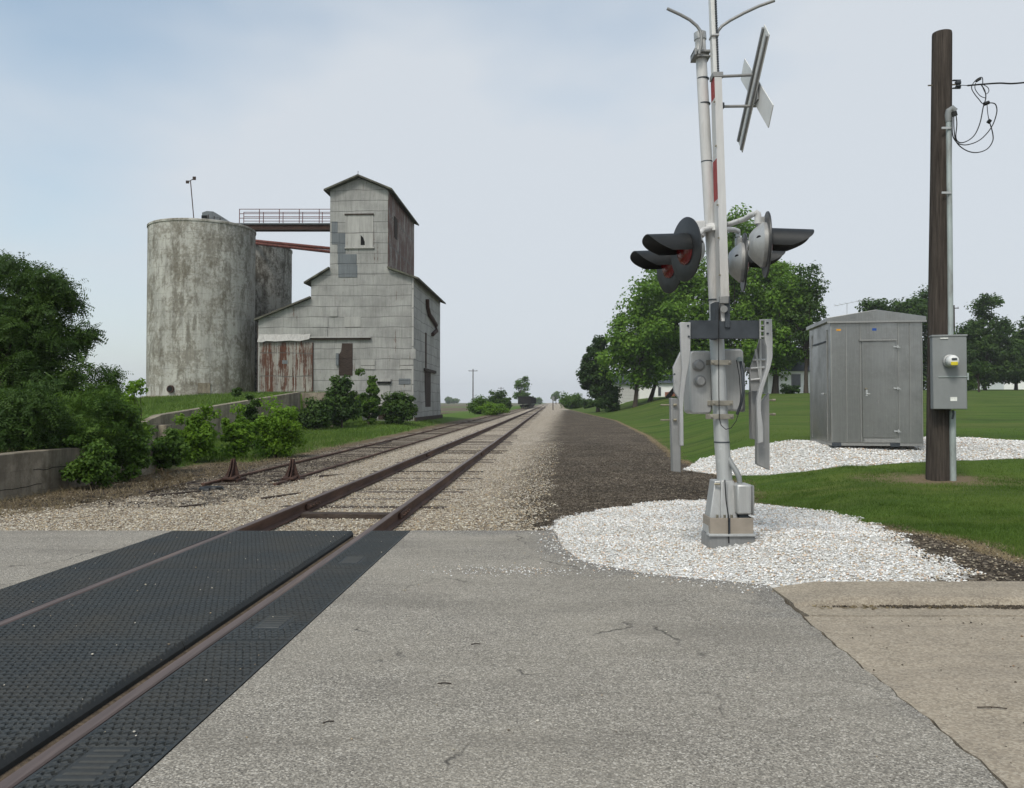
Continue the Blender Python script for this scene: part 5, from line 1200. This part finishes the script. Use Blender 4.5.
# ------------------------------------------------------------------ loose stones, grass, straw, debris
def scatter(rng, n, fn, x0, x1, y0, y1, dens=None):
    out = []; tot = 0
    while tot < n:
        X = rng.uniform(x0, x1, 4*n); Y = rng.uniform(y0, y1, 4*n) if dens is None else (1/(rng.uniform(1/y1**dens, 1/y0**dens, 4*n)))**(1/dens)
        k = fn(X, Y); out.append(np.stack([X[k], Y[k]], -1)); tot += k.sum()
        if len(out) > 30: break
    return np.vstack(out)[:n]
OCT = np.array([(1,0,0),(-1,0,0),(0,1,0),(0,-1,0),(0,0,1),(0,0,-1)], float)
OF = np.array([(0,2,4),(2,1,4),(1,3,4),(3,0,4),(2,0,5),(1,2,5),(3,1,5),(0,3,5)])
def stones(name, label, pts, smin, smax, pal, rng, z=None, sink=.25, pw=1.6):
    n = len(pts); s = smin + (smax-smin)*rng.random(n)**pw
    v = OCT[None]*rng.uniform(.7, 1.3, (n, 6, 1)) + rng.normal(0, .16, (n, 6, 3)); v = v*np.array([1, .85, .62])
    a = rng.uniform(0, 2*np.pi, n); ca, sa = np.cos(a)[:, None], np.sin(a)[:, None]
    x = v[..., 0]*ca - v[..., 1]*sa; y = v[..., 0]*sa + v[..., 1]*ca
    zz = H(pts[:, 0], pts[:, 1]) if z is None else z
    V = np.stack([x*s[:, None]/2 + pts[:, :1], y*s[:, None]/2 + pts[:, 1:], v[..., 2]*s[:, None]/2 + (zz + s*sink)[:, None]], -1)
    Fc = (OF[None] + 6*np.arange(n)[:, None, None]).reshape(-1, 3)
    pal = np.array(pal); pc = pal[rng.integers(len(pal), size=n)]*rng.uniform(.62, 1.12, (n, 1)); c = np.ones((n, 4)); c[:, :3] = np.clip(pc, 0, .85)
    o = np_mesh(name, V.reshape(-1, 3), Fc, M['stone'], {'col': np.repeat(c, 6, 0)}); tag(o, label, 'stones', None, 'stuff'); return o
def wig(X, Y, a=.25): return a*(np.sin(X*2.3+Y*1.1)+np.sin(Y*3.7-X*1.3)+np.sin(X*7.1+Y*5.3)*.6)/2
BP = [(.38,.325,.235),(.48,.425,.325),(.28,.225,.16),(.60,.55,.45),(.43,.33,.21),(.20,.16,.12),(.45,.405,.34),(.54,.50,.43)]
WPL = [(.78,.775,.75),(.84,.835,.81),(.72,.71,.68),(.74,.72,.67),(.82,.81,.80),(.55,.44,.31),(.80,.79,.77),(.76,.75,.73),(.83,.82,.80),(.50,.48,.45),(.62,.47,.36)]
DP = [(.055,.044,.032),(.095,.076,.056),(.036,.029,.022),(.155,.128,.095),(.075,.058,.041),(.22,.19,.145),(.05,.04,.03)]
def f_ball(X, Y):
    u = X-xc(Y); z = zones(X, Y); ok = (z['ball'] + wig(X, Y) > 0) & (z['white'] < .1) & (Y > 9.14)
    ok &= ~((np.abs(np.abs(u)-.7525) < .06)); ok &= (z['dark'] + wig(X, Y, .3) < .25 + .5*rg.random(X.shape)); return ok
rg = np.random.default_rng(5)
stones('ballast', 'loose tan ballast stones around the tracks beyond the road', scatter(rg, 62000, f_ball, -9, 4, 9.14, 30, 1.4), .013, .040, BP, rg)
def f_dark(X, Y):
    z = zones(X, Y); return (z['dark'] + wig(X, Y, .3) > 0) & (z['lawn'] < -.05) & (z['white'] < -.02) & (Y > 9.14) & (X < 8)
stones('dark_gravel', 'dark brown gravel on the strip between the tracks and the lawn', scatter(rg, 20000, f_dark, 0, 8, 9.14, 28, 1.4), .010, .030, DP, rg)
f_w = lambda X, Y: (zones(X, Y)['white'] > -.05 + .10*np.sin(X*9+Y*7)*np.sin(Y*5) + .22*(rg.random(X.shape)**4)) & ~((Y < 9.1) & (X < np.vectorize(right_edge)(Y)-.0)) & (Y > 6.26)
stones('white_stones', 'white landscaping stones around the foot of the crossing signal', scatter(rg, 46000, f_w, .3, 5, 6.26, 12.6), .010, .030, WPL, rg, sink=.3)
f_w2 = lambda X, Y: (zones(X, Y)['white'] > -.02)
stones('white_stones', 'white stones laid around the metal equipment shelter on the lawn', scatter(rg, 15000, f_w2, 3.0, 12.8, 12.7, 21, 1), .025, .055, WPL, rg, sink=.2)
f_as = lambda X, Y: (zones(X, Y)['white'] > -.42) & (X < np.vectorize(right_edge)(Y)-.01) & (rg.random(X.shape) < np.clip(1+zones(X, Y)['white']*2.4, 0, 1)**3)
stones('strayed_stones', 'white stones strayed on to the edge of the asphalt', scatter(rg, 420, f_as, -.2, 2.2, 6.0, 9.05), .008, .026, WPL, rg, z=0.0, sink=.2)
g_ = rg.normal(0, 1, (420, 2))*np.array([.30, .11]) + np.array([.02, 6.95]); stones('strayed_stones', 'small heap of crushed white stones spilt on the asphalt left of the white stone bed', g_[g_[:, 1] < 9], .006, .018, WPL, rg, z=0.0, sink=.2)
g_ = np.stack([rg.uniform(-1.1, .5, 500), 9.12+np.abs(rg.normal(0, .03, 500))], -1); stones('strayed_stones', 'pale pebbles along the far edge of the asphalt', g_, .008, .026, WPL[:4]+BP[:4], rg, z=-.03, sink=.3)
f_as2 = lambda X, Y: (X > xc(Y)-1.3) & (X < np.where(Y > 7.6, .5, 1.5)) & (np.abs(np.abs(X-xc(Y))-.75) > .09)
stones('strayed_stones', 'small pebbles strewn over the road and rubber panels', scatter(rg, 230, f_as2, -4.2, 1.5, 3.2, 9.05), .006, .018, BP, rg, z=0.002, sink=.2)
f_dt = lambda X, Y: (zones(X, Y)['white'] < .15) & (zones(X, Y)['lawn'] < .15) & (Y > 6.28) & (X > 3.2)
stones('verge_gravel', 'brown grit between the white stones and the lawn', scatter(rg, 2600, f_dt, 3.2, 6, 6.28, 12.5), .01, .03, DP+BP[:3], rg)
f_sd = lambda X, Y: (X-xc(Y) > -6.8) & (X-xc(Y) < -2.6) & (zones(X, Y)['ball'] < .1)
stones('siding_gravel', 'dirty stones scattered over the overgrown siding', scatter(rg, 7000, f_sd, -10, -2.5, 12, 34, 1.2), .02, .05, BP[:2]+DP+DP, rg)

def blades(name, label, pts, h0, h1, wd, mat, rng, zf=None, lean=.35):
    n = len(pts); z = H(pts[:, 0], pts[:, 1]); a = rng.uniform(0, 2*np.pi, n); h = rng.uniform(h0, h1, n); wv_ = wd*rng.uniform(.7, 1.3, n)
    dx, dy = np.cos(a)*wv_/2, np.sin(a)*wv_/2; lx, ly = rng.normal(0, lean, (2, n))*h
    B = np.stack([pts[:, 0], pts[:, 1], z-.004], -1)
    V = np.stack([B + np.stack([dx, dy, 0*dx], -1), B + np.stack([lx, ly, h], -1), B - np.stack([dx, dy, 0*dx], -1)], 1).reshape(-1, 3)
    cl = .5+.5*np.sin(pts[:, 0]*1.9+np.sin(pts[:, 1]*1.3)*2)*np.cos(pts[:, 1]*1.7)
    r = np.clip(.45*rng.random(n)+.55*cl, 0, 1)
    o = np_mesh(name, V, np.arange(3*n).reshape(n, 3), M[mat], {'rnd': np.repeat(r, 3)}); return tag(o, label, 'grass', None, 'stuff')
f_l = lambda X, Y: (zones(X, Y)['lawn'] + wig(X, Y, .10) > .03) & (zones(X, Y)['white'] < -.03) & (zones(X, Y)['worn'] < .05+.2*rg.random(X.shape)) & ((Y > 7.15) | (X > 4.7)) & (X < Y*.85+2)
blades('lawn_grass', 'short mown grass of the lawn', scatter(rg, 150000, lambda X, Y: f_l(X, Y) & (rg.random(X.shape) > (Y-13)/13), 3.4, 22, 6.6, 26, 1.5), .018, .046, .007, 'grass', rg)
f_c = lambda X, Y: f_l(X, Y) & (np.sin(X*3.7+np.sin(Y*2.9)*2)*np.sin(Y*4.3+np.sin(X*2.3)*2) > .62)
blades('lawn_grass', 'taller tufts standing up in the lawn', scatter(rg, 14000, f_c, 3.6, 16, 6.9, 19, 1.5), .035, .085, .008, 'grass', rg, lean=.5)
f_g = lambda X, Y: (zones(X, Y)['grass'] + wig(X, Y, .3) > 0) & (X > -.68*Y-1) & ~((X-xc(Y) > -7.4) & (X-xc(Y) < -7.0) & (Y < 22.6)) & ~((Y > 31) & (X-xc(Y) > -13.5) & (X-xc(Y) < -12.9))
blades('rough_grass', 'rough green grass on the bank and below the elevator', scatter(rg, 60000, f_g, -36, -4, 22, 66, .6), .06, .22, .035, 'grass', rg)
f_s = lambda X, Y: (zones(X, Y)['dry'] + wig(X, Y, .25) > 0) & (zones(X, Y)['ball'] < .9)
blades('dry_grass', 'dry tan grass along the foot of the low concrete wall', scatter(rg, 9000, f_s, -10.5, -4, 9.6, 40, 1), .03, .16, .010, 'straw', rg, lean=.8)
blades('wood_debris', 'dark splinters and dead stalks strewn over the siding end', scatter(rg, 2200, lambda X, Y: (X-xc(Y) > -6.4) & (X-xc(Y) < -2.5), -10, -3, 13.5, 26, 1), .02, .06, .05, 'debris', rg, lean=5.0)
f_e = lambda X, Y: (np.abs(zones(X, Y)['lawn'] + wig(X, Y, .1)) < .22) & (zones(X, Y)['white'] < 0)
blades('dry_grass', 'tan dead grass fringe along the edge of the lawn', scatter(rg, 6000, f_e, 3.2, 9, 6.5, 45, 1), .015, .045, .010, 'straw', rg, lean=.9)
f_kd = lambda X, Y: np.abs(Y-5.755-.008*np.sin(X*3)) < .04*(1+.6*np.sin(X*2.1)+.5*np.sin(X*7.3)+.4*np.sin(X*17))
pts = scatter(rg, 5200, f_kd, 2.15, 7, 5.68, 5.9)
stones('gutter_grit', 'dark grit and soil lying in the gutter of the kerb', pts, .006, .018, DP[:3]+DP[4:5], rg, z=-.008, sink=.2)
f_k = lambda X, Y: np.abs(Y-5.75-.015*np.sin(X*3)) < .045*(1+np.sin(X*3.1))
pts = scatter(rg, 500, f_k, 2.1, 7, 5.7, 5.86)
o = blades('kerb_litter', 'dead leaves and straw lying in the gutter of the kerb', pts, .004, .012, .03, 'straw', rg, lean=2.5); 
me = o.data; co = np.empty(len(me.vertices)*3, np.float32); me.vertices.foreach_get('co', co); co = co.reshape(-1, 3); co[:, 2] = co[:, 2] - np.repeat(H(pts[:, 0], pts[:, 1]), 3) - .004; me.vertices.foreach_set('co', co.ravel())

f_cn = lambda X, Y: (X > np.vectorize(right_edge)(Y)+.03)
stones('road_litter', 'dark crumbs and leaf bits lying on the concrete road', scatter(rg, 300, f_cn, 1.9, 5.2, 3.0, 5.6), .005, .016, DP+[(.2,.11,.05)], rg, z=-.003, sink=.15)
for i, (px, py, L_, a_) in enumerate(((476, 643, .055, .2), (445, 682, .07, .0), (988, 706, .13, -.12), (330, 720, .05, .5))):
    x, y = (px-512)/F*EYE*F/(py-402), EYE*F/(py-402); b = MB(); b.tube([(-L_/2, 0, .004), (0, .006, .006), (L_/2, 0, .004)], .0028, 5); o = b.build('twig', M['tie_dark'], None, (0, 0, 0)); o.location = (x, y, 0); o.rotation_euler = (0, 0, a_)
    tag(o, ['small brown twig lying on the asphalt, the farther of the middle two', 'small brown twig on the asphalt just below the farther one', 'long thin twig on the concrete road', 'tiny twig on the asphalt beside the rubber panels'][i], 'twig', 'twigs on the road')
# bent dry stalks, broken planks and an old tyre shaped lump beside the siding
rr = random.Random(8)
for i, (px, py) in enumerate(((168, 482), (180, 490), (158, 492))):
    x, y = ground_at(px, py); b = MB()
    for k in range(9):
        p0 = Vector((rr.uniform(-.12, .12), rr.uniform(-.1, .1), 0)); dr_ = Vector((rr.uniform(-.5, .5), rr.uniform(-.3, .3), 0))
        b.tube([p0, p0+dr_*.3+Vector((0, 0, .22)), p0+dr_*.8+Vector((0, 0, .30)), p0+dr_*1.1+Vector((0, 0, .16))], [.006, .006, .005, .003], 4)
    o = b.build('dry_weed', M['straw'], None, (0, 0, 0)); o.location = (x, y, gz(x, y))
    tag(o, 'bent straw coloured weed by the end of the siding, '+['nearest the low wall', 'right of the other two', 'lowest in the picture'][i], 'weed', 'dry weeds')
pl = [((120, 499), (215, 478), .10, 'long dark broken tie lying between the dry grass and the siding'), ((150, 497), (200, 492), .09, 'short dark plank left of the black lump'), ((252, 486), (330, 470), .10, 'dark rail end lying beside the left wheel stop'), ((180, 508), (200, 506), .08, 'small piece of dark wood in the gravel'), ((262, 500), (300, 494), .07, 'splintered plank in the gravel before the wheel stops'), ((320, 478), (345, 474), .09, 'dark block of wood between siding and main rail'), ((372, 446), (395, 441), .12, 'dark tie stub farther along the siding gravel')]
for (p, q_, w_, lab) in pl:
    a = ground_at(*p); c = ground_at(*q_); a = Vector((*a, gz(*a))); c = Vector((*c, gz(*c))); d_ = c-a; L_ = min(d_.length, 2.4); m_ = (a+c)/2
    b = MB(); b.box((0, 0, .0), (L_, w_, .065), Matrix.Rotation(math.atan2(d_.y, d_.x), 3, 'Z')); o = b.build('plank', M['tie_dark'], None, (0, 0, 0), bevel=.01, smooth=0); o.location = m_; tag(o, lab, 'plank', 'broken timbers by the siding')
x, y = ground_at(211, 490)
o = MB().tube([(.19*math.cos(t), .19*math.sin(t), .06) for t in np.linspace(0, 4.9, 14)], .055, 8).build('rubber_ring', M['hood'], None, (0, 0, 0)); o.location = (x, y, gz(x, y)-.05); tag(o, 'black round lump lying in the gravel at the end of the siding', 'scrap ring')

# ------------------------------------------------------------------ air, sky, light
hz = MB().bb(-1700, 1700, -100, 1650, -2.5, 34).build('haze', M['white'], smooth=0); tag(hz, 'thin haze', 'haze', None, 'stuff')
hm = bpy.data.materials.new('haze_air'); hm.use_nodes = True; nt = hm.node_tree; nt.nodes.clear()
ov = nt.nodes.new('ShaderNodeOutputMaterial'); pv = nt.nodes.new('ShaderNodeVolumePrincipled'); pv.inputs['Color'].default_value = (.97, .98, 1, 1); pv.inputs['Density'].default_value = .0003; pv.inputs['Anisotropy'].default_value = .2
nt.links.new(pv.outputs[0], ov.inputs['Volume']); hz.data.materials.clear(); hz.data.materials.append(hm)

SUN_EL, SUN_AZ = 52, 205          # degrees, azimuth clockwise from +Y
wd_ = bpy.data.worlds.new('World'); sc.world = wd_; wd_.use_nodes = True; nt = wd_.node_tree; bg = nt.nodes['Background']
sky = nt.nodes.new('ShaderNodeTexSky'); sky.sky_type = 'NISHITA'; sky.sun_disc = False; sky.sun_elevation = R(SUN_EL); sky.sun_rotation = R(SUN_AZ)
sky.air_density = 1.0; sky.dust_density = 2.0; sky.ozone_density = 1.0
tc = nt.nodes.new('ShaderNodeTexCoord'); mp = nt.nodes.new('ShaderNodeMapping'); mp.inputs['Scale'].default_value = (1, 1, 2.2); nt.links.new(tc.outputs['Generated'], mp.inputs[0])
nz = nt.nodes.new('ShaderNodeTexNoise'); nz.inputs['Scale'].default_value = 1.7; nz.inputs['Detail'].default_value = 4; nz.inputs['Roughness'].default_value = .5; nt.links.new(mp.outputs[0], nz.inputs['Vector'])
rp = nt.nodes.new('ShaderNodeValToRGB'); e = rp.color_ramp.elements; e[0].position = .30; e[0].color = (.26, .26, .26, 1); e[1].position = .60; e[1].color = (.96, .96, .96, 1); 
sp_ = nt.nodes.new('ShaderNodeSeparateXYZ'); nt.links.new(tc.outputs['Generated'], sp_.inputs[0])
m1 = nt.nodes.new('ShaderNodeMath'); m1.operation = 'MULTIPLY_ADD'; nt.links.new(sp_.outputs[0], m1.inputs[0]); m1.inputs[1].default_value = .24; nt.links.new(nz.outputs['Fac'], m1.inputs[2])
m2 = nt.nodes.new('ShaderNodeMath'); m2.operation = 'MULTIPLY_ADD'; nt.links.new(sp_.outputs[2], m2.inputs[0]); m2.inputs[1].default_value = -.62; nt.links.new(m1.outputs[0], m2.inputs[2])
m3 = nt.nodes.new('ShaderNodeMath'); m3.operation = 'ADD'; nt.links.new(m2.outputs[0], m3.inputs[0]); m3.inputs[1].default_value = .19; nt.links.new(m3.outputs[0], rp.inputs[0])
mx = nt.nodes.new('ShaderNodeMix'); mx.data_type = 'RGBA'; nt.links.new(rp.outputs[0], mx.inputs['Factor']); 
sm = nt.nodes.new('ShaderNodeMix'); sm.data_type = 'RGBA'; sm.blend_type = 'MULTIPLY'; sm.inputs['Factor'].default_value = 1; nt.links.new(sky.outputs[0], sm.inputs[6]); sm.inputs[7].default_value = (1.58, 1.68, 1.50, 1); nt.links.new(sm.outputs[2], mx.inputs[6])
CL = 6.3; mx.inputs[7].default_value = (.90*CL, .965*CL, 1.04*CL, 1)
nt.links.new(mx.outputs[2], bg.inputs[0]); bg.inputs[1].default_value = .10
sl = bpy.data.lights.new('sun', 'SUN'); sl.energy = 1.95; sl.angle = R(14); sl.color = (1, .965, .91)
so_ = bpy.data.objects.new('sun', sl); col.objects.link(so_)
az, el = R(SUN_AZ), R(SUN_EL); dirv = Vector((math.sin(az)*math.cos(el), math.cos(az)*math.cos(el), math.sin(el)))
so_.rotation_euler = (-dirv).to_track_quat('-Z', 'Y').to_euler()
sc.view_settings.view_transform = 'Standard'; sc.view_settings.look = 'None'; sc.view_settings.exposure = .25; sc.view_settings.gamma = 1
sc.render.engine = 'CYCLES'
sc.cycles.max_bounces = 6; sc.cycles.volume_bounces = 0; sc.cycles.transparent_max_bounces = 4
